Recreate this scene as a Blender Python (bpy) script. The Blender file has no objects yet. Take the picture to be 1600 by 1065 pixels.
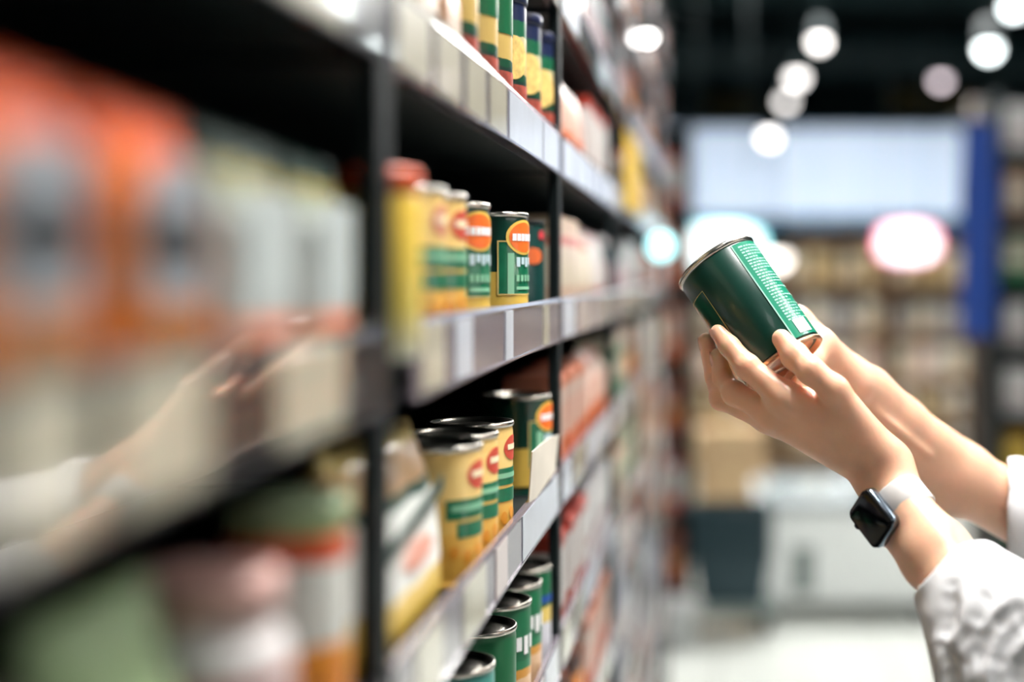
import bpy, bmesh, math, random
import numpy as np
from mathutils import Vector, Matrix

# ------------------------------------------------------------------ camera, world, exposure
sc = bpy.context.scene
F = 2222.2                      # focal length in pixels of the 1600 px wide frame (50 mm on 36 mm)
CX, CY, EYE = 1122.0, 432.0, 1.35   # where the aisle direction and the horizon fall; camera height
cam_d = bpy.data.cameras.new('camera')
cam = bpy.data.objects.new('camera', cam_d)
sc.collection.objects.link(cam)
cam.location = (0, 0, EYE)
cam.rotation_euler = (math.pi / 2, 0, 0)
cam_d.lens = 50; cam_d.sensor_width = 36; cam_d.sensor_fit = 'HORIZONTAL'
cam_d.shift_x = -(CX - 800) / 1600
cam_d.shift_y = -(532.5 - CY) / 1600
cam_d.clip_start = 0.01
cam_d.dof.use_dof = True
cam_d.dof.focus_distance = 1.17
cam_d.dof.aperture_fstop = 1.6
sc.camera = cam
w = bpy.data.worlds.new('world'); sc.world = w; w.use_nodes = True
w.node_tree.nodes['Background'].inputs[0].default_value = (0.02, 0.05, 0.06, 1)
w.node_tree.nodes['Background'].inputs[1].default_value = 1.0
vs = sc.view_settings
vs.view_transform = 'Standard'; vs.look = 'None'; vs.exposure = 0.1; vs.gamma = 1.0
vs.use_curve_mapping = False
LAMP = 1.0                     # strength of the aisle ceiling lamps

random.seed(7)
rng = np.random.default_rng(3)
COL = sc.collection

def P(px, py, z):
    """point at depth z whose picture falls on (px, py)"""
    return Vector(((px - CX) * z / F, z, EYE - (py - CY) * z / F))

# ------------------------------------------------------------------ materials
MATS = {}
def srgb(r, g, b):
    f = lambda c: (c / 255 / 12.92) if c / 255 <= 0.04045 else ((c / 255 + 0.055) / 1.055) ** 2.4
    return (f(r), f(g), f(b))

def mat(name, col, rough=0.5, metal=0.0, coat=0.0, vary=0.06, scale=30.0, emit=0.0, sss=0.0, bump=0.0, bscale=200.0, spec=0.5, cior=1.5):
    if name in MATS: return MATS[name]
    m = bpy.data.materials.new(name); m.use_nodes = True
    nt = m.node_tree; b = nt.nodes['Principled BSDF']
    b.inputs['Roughness'].default_value = rough
    b.inputs['Metallic'].default_value = metal
    b.inputs['Specular IOR Level'].default_value = spec
    if coat:
        b.inputs['Coat Weight'].default_value = coat; b.inputs['Coat Roughness'].default_value = 0.05
        b.inputs['Coat IOR'].default_value = cior
    tc = nt.nodes.new('ShaderNodeTexCoord')
    n = nt.nodes.new('ShaderNodeTexNoise'); n.inputs['Scale'].default_value = scale; n.inputs['Detail'].default_value = 3
    nt.links.new(tc.outputs['Object'], n.inputs['Vector'])
    r = nt.nodes.new('ShaderNodeValToRGB')
    r.color_ramp.elements[0].position = 0.3; r.color_ramp.elements[1].position = 0.7
    r.color_ramp.elements[0].color = tuple(c * (1 - vary) for c in col) + (1,)
    r.color_ramp.elements[1].color = tuple(min(1, c * (1 + vary)) for c in col) + (1,)
    nt.links.new(n.outputs['Fac'], r.inputs['Fac'])
    nt.links.new(r.outputs['Color'], b.inputs['Base Color'])
    if emit:
        b.inputs['Emission Color'].default_value = tuple(col) + (1,)
        b.inputs['Emission Strength'].default_value = emit
    if sss:
        b.inputs['Subsurface Weight'].default_value = sss
        b.inputs['Subsurface Radius'].default_value = (1.0, 0.35, 0.2)
        b.inputs['Subsurface Scale'].default_value = 0.009
    if bump:
        n2 = nt.nodes.new('ShaderNodeTexNoise'); n2.inputs['Scale'].default_value = bscale; n2.inputs['Detail'].default_value = 4
        nt.links.new(tc.outputs['Object'], n2.inputs['Vector'])
        bp = nt.nodes.new('ShaderNodeBump'); bp.inputs['Strength'].default_value = bump; bp.inputs['Distance'].default_value = 0.001
        nt.links.new(n2.outputs['Fac'], bp.inputs['Height']); nt.links.new(bp.outputs['Normal'], b.inputs['Normal'])
    MATS[name] = m
    return m

def bands(name, stops, rough=0.4, coat=0.3, metal=0.0, interp='CONSTANT', spec=0.5):
    """printed colour bands from the bottom (0) to the top (1) of a pack"""
    if name in MATS: return MATS[name]
    m = bpy.data.materials.new(name); m.use_nodes = True
    nt = m.node_tree; b = nt.nodes['Principled BSDF']
    b.inputs['Roughness'].default_value = rough; b.inputs['Coat Weight'].default_value = coat
    b.inputs['Metallic'].default_value = metal; b.inputs['Coat Roughness'].default_value = 0.12; b.inputs['Specular IOR Level'].default_value = spec
    tc = nt.nodes.new('ShaderNodeTexCoord'); sp = nt.nodes.new('ShaderNodeSeparateXYZ')
    nt.links.new(tc.outputs['Generated'], sp.inputs[0])
    n = nt.nodes.new('ShaderNodeTexNoise'); n.inputs['Scale'].default_value = 7
    nt.links.new(tc.outputs['Generated'], n.inputs['Vector'])
    ma = nt.nodes.new('ShaderNodeMath'); ma.operation = 'MULTIPLY_ADD'; ma.inputs[1].default_value = 0.05
    nt.links.new(n.outputs['Fac'], ma.inputs[0]); nt.links.new(sp.outputs['Z'], ma.inputs[2])
    sb = nt.nodes.new('ShaderNodeMath'); sb.operation = 'SUBTRACT'; sb.inputs[1].default_value = 0.025
    nt.links.new(ma.outputs[0], sb.inputs[0])
    r = nt.nodes.new('ShaderNodeValToRGB'); r.color_ramp.interpolation = interp
    e = r.color_ramp.elements
    while len(e) < len(stops): e.new(1.0)
    while len(e) > max(2, len(stops)): e.remove(e[-1])
    if len(stops) == 1: stops = stops * 2
    for k, (p, c) in enumerate(stops):
        e[k].position = p; e[k].color = tuple(c) + (1,)
    nt.links.new(sb.outputs[0], r.inputs['Fac']); nt.links.new(r.outputs['Color'], b.inputs['Base Color'])
    MATS[name] = m
    return m

def skin_material():
    m = mat('skin', srgb(234, 186, 156), rough=0.36, vary=0.05, scale=40, sss=0.4, bump=0.12, bscale=260, spec=0.4)
    return m

M_BLACK = mat('black_steel', (0.003, 0.0075, 0.0085), rough=0.55, bump=0.05, spec=0.22)
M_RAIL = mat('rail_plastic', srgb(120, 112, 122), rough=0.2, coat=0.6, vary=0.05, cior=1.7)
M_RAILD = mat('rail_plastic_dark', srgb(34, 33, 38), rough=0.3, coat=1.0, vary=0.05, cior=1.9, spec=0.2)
M_LABEL = [mat('label_cream', srgb(200, 194, 172), rough=0.35, coat=1.0, cior=1.7), mat('label_white', srgb(196, 202, 212), rough=0.35, coat=0.5),
           mat('label_pinkish', srgb(206, 188, 184), rough=0.35, coat=1.0)]
M_TIN = mat('tin', srgb(205, 200, 190), rough=0.25, metal=1.0)
M_CREAM = mat('print_cream', srgb(240, 226, 190), rough=0.4)
M_WHITE = mat('print_white', srgb(245, 245, 245), rough=0.4)

# ------------------------------------------------------------------ mesh helpers
def mesh(name, verts, faces, smooth=False):
    me = bpy.data.meshes.new(name); me.from_pydata([tuple(v) for v in verts], [], [tuple(f) for f in faces]); me.update()
    if smooth: me.polygons.foreach_set('use_smooth', [True] * len(me.polygons))
    return me

def tag(o, label=None, cat=None, group=None, kind=None):
    if label: o['label'] = label
    if cat: o['category'] = cat
    if group: o['group'] = group
    if kind: o['kind'] = kind
    return o

def obj(name, me, m=None, parent=None, loc=None, rotz=0.0, **kw):
    o = bpy.data.objects.new(name, me); COL.objects.link(o)
    if m is not None and me is not None and not me.materials: me.materials.append(m)
    elif m is not None and me is not None and me.materials[0] != m:
        o.material_slots[0].link = 'OBJECT'; o.material_slots[0].material = m
    if parent: o.parent = parent
    if loc is not None: o.location = loc
    if rotz: o.rotation_euler = (0, 0, rotz)
    return tag(o, **kw)

def empty(name, loc, rotz=0.0, **kw):
    o = bpy.data.objects.new(name, None); COL.objects.link(o); o.empty_display_size = 0.05
    o.location = loc; o.rotation_euler = (0, 0, rotz)
    return tag(o, **kw)

def bm_mesh(name, bm, smooth=False):
    me = bpy.data.meshes.new(name); bm.to_mesh(me); bm.free()
    if smooth: me.polygons.foreach_set('use_smooth', [True] * len(me.polygons))
    return me

def box_into(bm, x0, x1, y0, y1, z0, z1, bev=0.0, seg=1):
    r = bmesh.ops.create_cube(bm, size=1.0)
    vs_ = r['verts']
    for v in vs_:
        v.co = Vector(((x0 + x1) / 2 + v.co.x * (x1 - x0), (y0 + y1) / 2 + v.co.y * (y1 - y0), (z0 + z1) / 2 + v.co.z * (z1 - z0)))
    if bev:
        es = list({e for v in vs_ for e in v.link_edges})
        bmesh.ops.bevel(bm, geom=es, offset=bev, segments=seg, affect='EDGES', clamp_overlap=True)

def box(name, x0, x1, y0, y1, z0, z1, bev=0.0, seg=1):
    bm = bmesh.new(); box_into(bm, x0, x1, y0, y1, z0, z1, bev, seg)
    return bm_mesh(name, bm)

def lathe(name, prof, n=40, cap=True):
    """prof: list of (r, z) from bottom to top"""
    v, f = [], []
    for r, z in prof:
        for k in range(n):
            a = 2 * math.pi * k / n
            v.append((r * math.cos(a), r * math.sin(a), z))
    for i in range(len(prof) - 1):
        for k in range(n):
            a, b = i * n + k, i * n + (k + 1) % n
            f.append((a, b, b + n, a + n))
    if cap:
        f.append(tuple(range(n - 1, -1, -1))); f.append(tuple((len(prof) - 1) * n + k for k in range(n)))
    me = mesh(name, v, f)
    me.polygons.foreach_set('use_smooth', [True] * (len(f) - 2 if cap else len(f)) + ([False, False] if cap else []))
    return me

def patch(name, R, t0, t1, z0, z1, nt_=10, nz=2, shape='rect', corner=None):
    """a print lying on a cylinder of radius R; angles in degrees, 0 = +x"""
    v, f = [], []
    t0, t1 = math.radians(t0), math.radians(t1)
    if shape == 'rect':
        for j in range(nz + 1):
            for i in range(nt_ + 1):
                a = t0 + (t1 - t0) * i / nt_; z = z0 + (z1 - z0) * j / nz
                v.append((R * math.cos(a), R * math.sin(a), z))
        for j in range(nz):
            for i in range(nt_):
                a = j * (nt_ + 1) + i
                f.append((a, a + 1, a + nt_ + 2, a + nt_ + 1))
    else:
        ct, cz, ht, hz = (t0 + t1) / 2, (z0 + z1) / 2, (t1 - t0) / 2, (z1 - z0) / 2
        rings, n = 5, 28
        v.append((R * math.cos(ct), R * math.sin(ct), cz))
        for r in range(1, rings + 1):
            for k in range(n):
                q = 2 * math.pi * k / n; s = r / rings
                a = ct + ht * s * math.cos(q); z = cz + hz * s * math.sin(q)
                v.append((R * math.cos(a), R * math.sin(a), z))
        for k in range(n): f.append((0, 1 + k, 1 + (k + 1) % n))
        for r in range(rings - 1):
            for k in range(n):
                a, b = 1 + r * n + k, 1 + r * n + (k + 1) % n
                f.append((a, a + n, b + n, b))
    return mesh(name, v, f, True)

def join_meshes(name, mes):
    v, f = [], []
    for me in mes:
        o = len(v); v += [tuple(x.co) for x in me.vertices]; f += [tuple(i + o for i in p.vertices) for p in me.polygons]
    return mesh(name, v, f, True)

def tube(name, pts, r, n=10):
    pts = [Vector(p) for p in pts]; v, f = [], []
    up = Vector((0, 0, 1))
    for i, p in enumerate(pts):
        d = (pts[min(i + 1, len(pts) - 1)] - pts[max(i - 1, 0)]).normalized()
        a = d.cross(up) if abs(d.dot(up)) < 0.95 else d.cross(Vector((1, 0, 0)))
        a.normalize(); b = d.cross(a)
        for k in range(n):
            q = 2 * math.pi * k / n
            v.append(p + (a * math.cos(q) + b * math.sin(q)) * r)
    for i in range(len(pts) - 1):
        for k in range(n):
            a_, b_ = i * n + k, i * n + (k + 1) % n
            f.append((a_, b_, b_ + n, a_ + n))
    f.append(tuple(range(n - 1, -1, -1))); f.append(tuple((len(pts) - 1) * n + k for k in range(n)))
    return mesh(name, v, f, True)

# ------------------------------------------------------------------ the setting
M_FLOOR = mat('floor_tile', srgb(196, 200, 194), rough=0.28, vary=0.05, scale=2.0, coat=0.2)
def structure(name, me, m): return obj(name, me, m, kind='structure')
structure('floor', box('floor', -4, 5, -3, 13, -0.1, 0), mat('grout', srgb(150, 152, 148), rough=0.6))
fl = bpy.data.objects['floor']
tile_me = box('tile', -0.297, 0.297, -0.297, 0.297, -0.004, 0.003, 0.002)
tile_me.materials.append(M_FLOOR)
for i in range(-5, 8):
    for j in range(-4, 21):
        obj('floor_tile', tile_me, M_FLOOR, fl, (0.3 + i * 0.6 - 0.6, 0.3 + j * 0.6, 0.0))
structure('ceiling', box('ceiling', -4, 5, -3, 13, 3.3, 3.4), mat('ceiling_black', (0.010, 0.034, 0.040), rough=0.9))
M_WALL = mat('wall_dark', (0.008, 0.03, 0.036), rough=0.8)
structure('wall_back', box('wall_back', -4, 5, 12.9, 13, 0, 3.3), M_WALL)
structure('wall_left', box('wall_left', -4.1, -4, -3, 13, 0, 3.3), M_WALL)
structure('wall_right', box('wall_right', 5, 5.1, -3, 13, 0, 3.3), M_WALL)
structure('wall_front', box('wall_front', -4, 5, -3.1, -3, 0, 3.3), M_WALL)

# aisle ceiling lamps: housing with a glowing diffuser, hung on two rods
def aisle_lamp(x, y, wx, ly, e, label):
    t = empty('ceiling_lamp', (x, y, 2.86), label=label, cat='lamp', group='long lamps over the aisle')
    obj('housing', box('housing', -wx / 2 - 0.03, wx / 2 + 0.03, -ly / 2 - 0.03, ly / 2 + 0.03, 0.005, 0.08, 0.01), M_BLACK, t)
    obj('diffuser', box('diffuser', -wx / 2, wx / 2, -ly / 2, ly / 2, -0.01, 0.004), mat('lamp_diffuser_%d' % e, (1.0, 0.98, 0.95), rough=0.5, vary=0.0, emit=e * LAMP), t)
    for s in (-1, 1):
        obj('rod', tube('rod', [(0, s * ly * 0.35, 0.08), (0, s * ly * 0.35, 0.44)], 0.006), M_BLACK, t)
for x, y, wx, ly, e, lb in [(0.9, -1.4, 0.4, 1.2, 6, 'unseen long lamp added behind the viewer as fill'),  # unseen lamp, added as fill from the front
                         (0.34, 1.35, 0.25, 1.1, 105, 'long ceiling lamp over the raised green can'),
                         (1.75, 1.4, 0.4, 1.5, 16, 'long ceiling lamp over the neighbouring aisle'),
                         (0.7, 3.7, 0.5, 1.8, 18, 'long ceiling lamp over the middle of the aisle'),
                         (0.8, 6.6, 1.6, 1.0, 40, 'unseen wide lamp added to brighten the far aisle end')]:  # unseen lamp, added and enlarged to brighten the back shelving
    aisle_lamp(x, y, wx, ly, e, lb)

# spot lamps seen as discs of light
def spot(px, py, z, r, e, col, label):
    p = P(px, py, z)
    t = empty('spot_lamp', p, label=label, cat='lamp', group='spot lamps under the dark ceiling')
    obj('bulb', lathe('bulb', [(r * math.cos(a), r * math.sin(a)) for a in np.linspace(-1.5, 1.5, 9)], 20),
        mat('spot_glow_%d_%d' % (e, int(col[2] * 100)), col, emit=e, vary=0), t)
    obj('shade', lathe('shade', [(r * 1.06, 0.2 * r), (r * 1.15, r), (r * 0.9, 2.6 * r), (0.25 * r, 3.0 * r)], 20), M_BLACK, t)
    obj('stem', tube('stem', [(0, 0, 2.9 * r), (0, 0, 3.3 - p.z)], min(0.007, 0.25 * r)), M_BLACK, t)
WARM, COOL = (1.0, 0.96, 0.93), (0.9, 1.0, 1.0)
spot(1012, 57, 3.0, 0.013, 14, WARM, 'spot lamp nearest the tall shelf run')
spot(1280, 65, 7.0, 0.036, 5, WARM, 'uppermost spot lamp of the middle row')
spot(1245, 120, 8.0, 0.045, 5, WARM, 'second spot lamp down in the middle row')
spot(1228, 157, 9.0, 0.045, 4, WARM, 'third spot lamp down, half hidden by the brighter one')
spot(1203, 212, 9.4, 0.055, 7, WARM, 'spot lamp overlapping the bright blue white header')
spot(1545, 76, 6.5, 0.044, 8, COOL, 'bright cool spot lamp at upper right')
spot(1584, 10, 5.6, 0.04, 8, COOL, 'spot lamp cut by the top right corner')
spot(1470, 125, 8.5, 0.04, 3, (1.0, 0.86, 0.92), 'dim pinkish spot lamp above the header right end')

# dark ducts under the ceiling
for k, (y, z, r) in enumerate([(7.5, 3.05, 0.14), (10.5, 3.0, 0.2)]):
    o = obj('air_duct', tube('air_duct', [(-4, y, z), (5, y, z)], r, 20), mat('duct', (0.01, 0.03, 0.036), rough=0.6),
            label=['slim dark air duct under the ceiling', 'wide dark air duct above the back wall'][k], cat='duct', group='air ducts')

# ------------------------------------------------------------------ shelving run on the left
XF = -0.160                      # front face of the price rails
XB = -0.56                       # back panel
LEV = [0.61, 0.44, 0.27, 0.104, -0.066, -0.237, -0.407, -0.577, -0.747, -0.917, -1.087]   # rail bottoms, from eye height
RH = 0.044
LNAME = ['topmost shelf', 'fourth shelf above the eye-level rail', 'second shelf above eye level', 'first shelf above eye level', 'eye-level shelf', 'first shelf below eye level',
         'second shelf below eye level', 'third shelf below eye level', 'fourth shelf below eye level', 'fifth shelf below eye level', 'lowest shelf']
LNAME[1] = 'third shelf above eye level'
def SURF(l): return EYE + LEV[l] + 0.024          # the board's top
BAY = [(-0.08, 0.69), (0.69, 1.452), (1.452, 2.21), (2.21, 2.97), (2.97, 3.73), (3.73, 4.49)]
BNAME = ['nearest', 'second', 'third', 'fourth', 'fifth', 'sixth']
BLAB = ['black shelving bay closest to the viewer, with blurred orange pouches',
        'black shelving bay with the sharp green can on its shelf',
        'black shelving bay just beyond the sharp green can',
        'fourth black shelving bay along the run',
        'fifth black shelving bay along the run', 'last black shelving bay at the far end of the run']
def ypix(z, Y): return CY - (z - EYE) * F / Y
bayobj = []
for b, (y0, y1) in enumerate(BAY):
    t = empty('shelving_unit', (XB, (y0 + y1) / 2, 0), label=BLAB[b], cat='shelf', group='black shelving bays')
    bayobj.append(t)
    def part(name, me, m, loc=None, par=None, **kw):
        o = obj(name, me, m, par or t, **kw)
        # geometry is written in world coordinates; undo the parent's place
        base = t.location if par is None else Vector((0, 0, 0))
        if par is None: o.location = -base
        return o
    post = box('post', -0.172, -0.1615, y1 - 0.012, y1 + 0.013, 0, 2.2, 0.001)
    part('post', post, M_BLACK)
    if b == 0: part('post', box('post', -0.172, -0.1615, y0 - 0.012, y0 + 0.013, 0, 2.2, 0.001), M_BLACK)
    part('back_panel', box('back_panel', XB - 0.012, XB, y0, y1, 0, 2.2), M_BLACK)
    part('base', box('base', XB, -0.19, y0, y1, 0, 0.18), M_BLACK)
    if b == 5: part('end_panel', box('end_panel', XB, -0.175, y1 + 0.014, y1 + 0.03, 0, 2.2, 0.002), M_BLACK)
    for l, h in enumerate(LEV):
        z0 = EYE + h
        # is any of this level in the picture?
        if ypix(z0 + 0.2, y1) > 1150 or ypix(z0 - 0.02, y1) < -80: continue
        part('shelf_board', box('shelf_board', XB, -0.1735, y0 + 0.014, y1 - 0.014, z0 + 0.002, z0 + 0.024, 0.002), M_BLACK)
        r0 = y0 + (0.063 if (b == 1 and l == 4) else 0.016); r1 = y1 - 0.003
        # price rail: a channel with lips, cross-section swept along y
        prof = [(XF - 0.013, z0 + 0.001), (XF - 0.001, z0), (XF, z0 + 0.0004), (XF, z0 + 0.0020), (XF - 0.0012, z0 + 0.00201),
                (XF - 0.0012, z0 + RH - 0.005), (XF - 0.0004, z0 + RH - 0.003), (XF - 0.0015, z0 + RH), (XF - 0.005, z0 + RH), (XF - 0.006, z0 + 0.006), (XF - 0.013, z0 + 0.005)]
        v = [(x, r0, z) for x, z in prof] + [(x, r1, z) for x, z in prof]; n = len(prof)
        f = [(i, (i + 1) % n, n + (i + 1) % n, n + i) for i in range(n)] + [tuple(range(n - 1, -1, -1)), tuple(range(n, 2 * n))]
        rail = part('price_rail', mesh('price_rail', v, f), M_RAILD if b == 0 or l <= 2 else M_RAIL)  # on upper levels the dark plastic paints dimmer light into the rails
        # price labels in the rail
        if b == 0: labs = [(0.20, 0.30), (0.318, 0.362), (0.381, 0.449), (0.521, 0.611)]
        elif b == 1 and l == 4: labs = [(0.775, 0.835), (0.872, 0.93), (1.075, 1.115), (1.31, 1.35)]
        elif b == 1 and l == 3: labs = [(0.715, 0.795), (0.815, 0.89), (0.91, 0.985), (1.003, 1.08), (1.095, 1.30), (1.31, 1.43)]
        elif b == 1 and l == 5: labs = [(0.76, 0.83), (0.90, 0.985), (1.03, 1.085), (1.17, 1.42)]
        else:
            labs = []; yy = y0 + 0.03
            while yy < y1 - 0.12:
                wl = random.choice((0.07, 0.09, 0.11, 0.16)); labs.append((yy, min(yy + wl, y1 - 0.02))); yy += wl + random.choice((0.015, 0.03, 0.05))
        if l <= 2: labs = labs[::3]
        for k, (a, c) in enumerate(labs):
            lm = M_LABEL[0] if b == 0 or (b == 1 and l == 3 and k < 4) else (M_LABEL[1] if l <= 3 and (b > 1 or k > 3) else random.choice(M_LABEL))
            obj('price_label', box('price_label', XF - 0.0011, XF - 0.0004, a, c, z0 + 0.0026, z0 + RH - 0.0045), lm, rail)

# ------------------------------------------------------------------ products
def can_prof(R, H):
    return [(R - 0.002, 0.0), (R, 0.0005), (R + 0.0008, 0.002), (R, 0.0035), (R - 0.0006, 0.005), (R - 0.0002, 0.008),
            (R, 0.01), (R, H - 0.009), (R - 0.0006, H - 0.005), (R - 0.0004, H - 0.0045)]
def can_meshes(R, H):
    body = lathe('can_body', can_prof(R, H), 48)
    lid = lathe('can_lid', [(R - 0.002, H - 0.0048), (R + 0.0004, H - 0.004), (R + 0.0010, H - 0.002), (R + 0.0004, H - 0.0003), (R - 0.0012, H),
                            (R - 0.0022, H - 0.0012), (R - 0.0026, H - 0.0045), (R * 0.72, H - 0.0042), (R * 0.70, H - 0.0036), (R * 0.1, H - 0.0036)], 48)
    return body, lid

def vecs_front(theta): return theta

CAN_R, CAN_H = 0.034, 0.097
cb, cl = can_meshes(CAN_R, CAN_H)
M_GREEN = mat('green_label', srgb(6, 58, 46), rough=0.3, coat=0.5, vary=0.12)
M_GREEN2 = mat('green_panel', srgb(24, 112, 78), rough=0.3, coat=0.4, vary=0.2, scale=60)
M_GREENL = mat('green_light', srgb(136, 196, 160), rough=0.35)
M_YEL = mat('yellow_print', srgb(228, 190, 86), rough=0.4, coat=0.3, vary=0.1)
M_ORANGE = mat('orange_print', srgb(240, 112, 38), rough=0.4, coat=0.3)
M_GOLD = mat('gold_line', srgb(214, 190, 120), rough=0.35)
M_REDPINK = mat('red_print', srgb(200, 78, 60), rough=0.4)
GC = {}
R1 = CAN_R + 0.0004; R2 = CAN_R + 0.0007; R3 = CAN_R + 0.0010; R4 = CAN_R + 0.0013
GC['yellow'] = join_meshes('yellow_foot', [patch('a', R1, -180, 180, 0.009, 0.028, 40), patch('b', R1, -150, -67, 0.028, 0.046, 12), patch('c', R1, 28, 110, 0.028, 0.046, 12)])
GC['panel'] = patch('label_panel', R2, -67, 26, 0.027, 0.071, 16)
GC['line'] = join_meshes('panel_outline', [patch('a', R3, -68.5, -66, 0.027, 0.0725, 2), patch('b', R3, -67, 26, 0.0712, 0.0725, 14), patch('c', R3, 25, 27, 0.027, 0.0725, 2), patch('d', R3, -67, 26, 0.0265, 0.0275, 14)])
GC['oval_rim'] = patch('logo_rim', R3 + 0.0003, -56, 14, 0.0605, 0.0905, shape='oval')
GC['oval'] = patch('logo', R4 + 0.0002, -51, 9, 0.0628, 0.0882, shape='oval')
GC['word'] = join_meshes('logo_word', [patch('w', R4 + 0.0006, -46 + k * 8.6, -46 + k * 8.6 + 7.2, 0.0725, 0.0785, 3) for k in range(6)])
GC['stripe'] = patch('pale_stripe', R3, -53, -42, 0.0275, 0.062, 3)
GC['mark'] = join_meshes('white_lettering', [patch('w', R4, -38 + k * 10, -38 + k * 10 + 7.5, 0.0505 + 0.002 * (k % 2), 0.0585, 2) for k in range(5)])
GC['mark2'] = join_meshes('green_print', [patch('w', R4, -38 + k * 9, -38 + k * 9 + 6, 0.038, 0.0435, 2) for k in range(5)] + [patch('w', R4, -38, 2, 0.031, 0.0335, 8)])
def green_can(loc, label, rot=0.0, group='green cans on the shelves'):
    t = obj('food_can', cb, M_GREEN, None, loc, rot, label=label, cat='can', group=group)
    obj('lid', cl, M_TIN, t)
    obj('yellow_foot', GC['yellow'], M_YEL, t); obj('label_panel', GC['panel'], M_GREEN2, t); obj('panel_outline', GC['line'], M_GOLD, t)
    obj('logo_rim', GC['oval_rim'], M_YEL, t); lo = obj('logo', GC['oval'], M_ORANGE, t); obj('logo_word', GC['word'], M_WHITE, lo)
    obj('pale_stripe', GC['stripe'], M_GREENL, t); obj('lettering', GC['mark'], mat('pale_blue_print', srgb(190, 214, 220)), t); obj('small_lettering', GC['mark2'], M_GREENL, t)
    return t

M_YCAN = bands('yellow_can_label', [(0.0, srgb(236, 184, 84)), (0.40, srgb(238, 196, 104)), (0.62, srgb(240, 206, 130)), (0.9, srgb(238, 200, 122))])
YC = {}
YC['panel'] = patch('green_panel', R1, -64, 12, 0.047, 0.0605, 16)
YC['panel2'] = patch('green_panel_low', R1, -50, 12, 0.034, 0.0445, 16)
YC['pale_bar'] = patch('panel_word', R2, -58, 6, 0.0525, 0.0565, 12)  # pale green bar across the upper green panel
YC['oval'] = patch('red_oval', R1, -36, 14, 0.066, 0.086, shape='oval')
YC['mark'] = patch('oval_word', R2, -28, 6, 0.0745, 0.079, 8)
YC['feet'] = join_meshes('corn_drops', [patch('d', R1, -80 + 19 * k, -66 + 19 * k, 0.016 + 0.004 * (k % 2), 0.026 + 0.003 * (k % 2), shape='oval') for k in range(6)])
M_YDK = mat('yellow_deep', srgb(222, 150, 50), rough=0.4)
M_ROSE = mat('rose_print', srgb(206, 130, 110), rough=0.4)
def yellow_can(loc, label, rot=0.0, group='yellow cans on the shelves', rose=False):
    t = obj('food_can', cb, M_YCAN, None, loc, rot, label=label, cat='can', group=group)
    obj('lid', cl, M_TIN, t); obj('green_panel', YC['panel'], M_GREEN2, t); obj('green_panel', YC['panel2'], M_GREEN2, t)
    obj('panel_word', YC['pale_bar'], M_GREENL, t); o = obj('red_oval', YC['oval'], M_ROSE if rose else M_REDPINK, t); obj('oval_word', YC['mark'], M_CREAM, o)
    obj('corn_drops', YC['feet'], M_YDK, t)
    return t

def edge_place(px, xedge, R, surf):
    """centre of a round thing whose aisle-side edge (x = xedge) shows at column px"""
    Y = xedge * F / (px - CX)
    return Vector((xedge - R, Y, surf))

S4, S5, S6, S3 = SURF(4), SURF(5), SURF(6), SURF(3)
G = CAN_R
# eye-level shelf of the second bay
M_TALL = bands('tall_canister', [(0.0, srgb(222, 222, 205)), (0.16, srgb(226, 214, 150)), (0.3, srgb(232, 208, 96)), (0.9, srgb(236, 196, 70))], interp='LINEAR')
t = obj('canister', lathe('canister', [(0.019, 0), (0.0205, 0.0015), (0.021, 0.004), (0.021, 0.082), (0.0195, 0.085)], 32), M_TALL, None, (-0.1735, 0.7285, S4),
        label='slim yellow canister with an orange cap beside the black post', cat='canister')
obj('cap', lathe('cap', [(0.0195, 0.0852), (0.0212, 0.086), (0.0212, 0.094), (0.020, 0.0965), (0.012, 0.098)], 32), mat('cap_orange', srgb(226, 88, 28), rough=0.4), t)
yellow_can(edge_place(694, -0.1685, G, S4) + Vector((0, 0, 0)), 'yellow can right behind the slim canister, rose oval on it', 0.1, rose=True)
yellow_can(edge_place(722, -0.1685, G, S4) + Vector((0, 0.012, 0)), 'second yellow can on the eye-level shelf, between yellow and green cans', 0.0)
green_can(edge_place(761, -0.172, G, S4) + Vector((0, 0.008, 0)), 'green can half hidden behind a yellow can on the eye-level shelf', -0.15)
green_can(edge_place(824, -0.165, G, S4), 'sharpest green can on the eye-level shelf, orange oval and yellow foot in full view')
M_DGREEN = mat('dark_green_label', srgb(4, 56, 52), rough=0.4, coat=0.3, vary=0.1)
for k, (x, y, lb) in enumerate([(-0.212, 1.325, 'dark green can in the shade right of the sharp green can'), (-0.205, 1.40, 'dark green can in shade nearest the far post, eye level')]):
    t = obj('food_can', cb, M_DGREEN, None, (x, y, S4), 0.2, label=lb, cat='can', group='dark green cans')
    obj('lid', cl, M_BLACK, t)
    obj('orange_mark', patch('orange_mark', R2, -75, -30, 0.054, 0.07, shape='oval'), mat('dull_orange', srgb(206, 96, 44), rough=0.5), t)
    obj('red_mark', patch('red_mark', R2, -40, -22, 0.078, 0.087, shape='oval'), mat('dull_red', srgb(196, 50, 60), rough=0.5), t)

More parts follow.
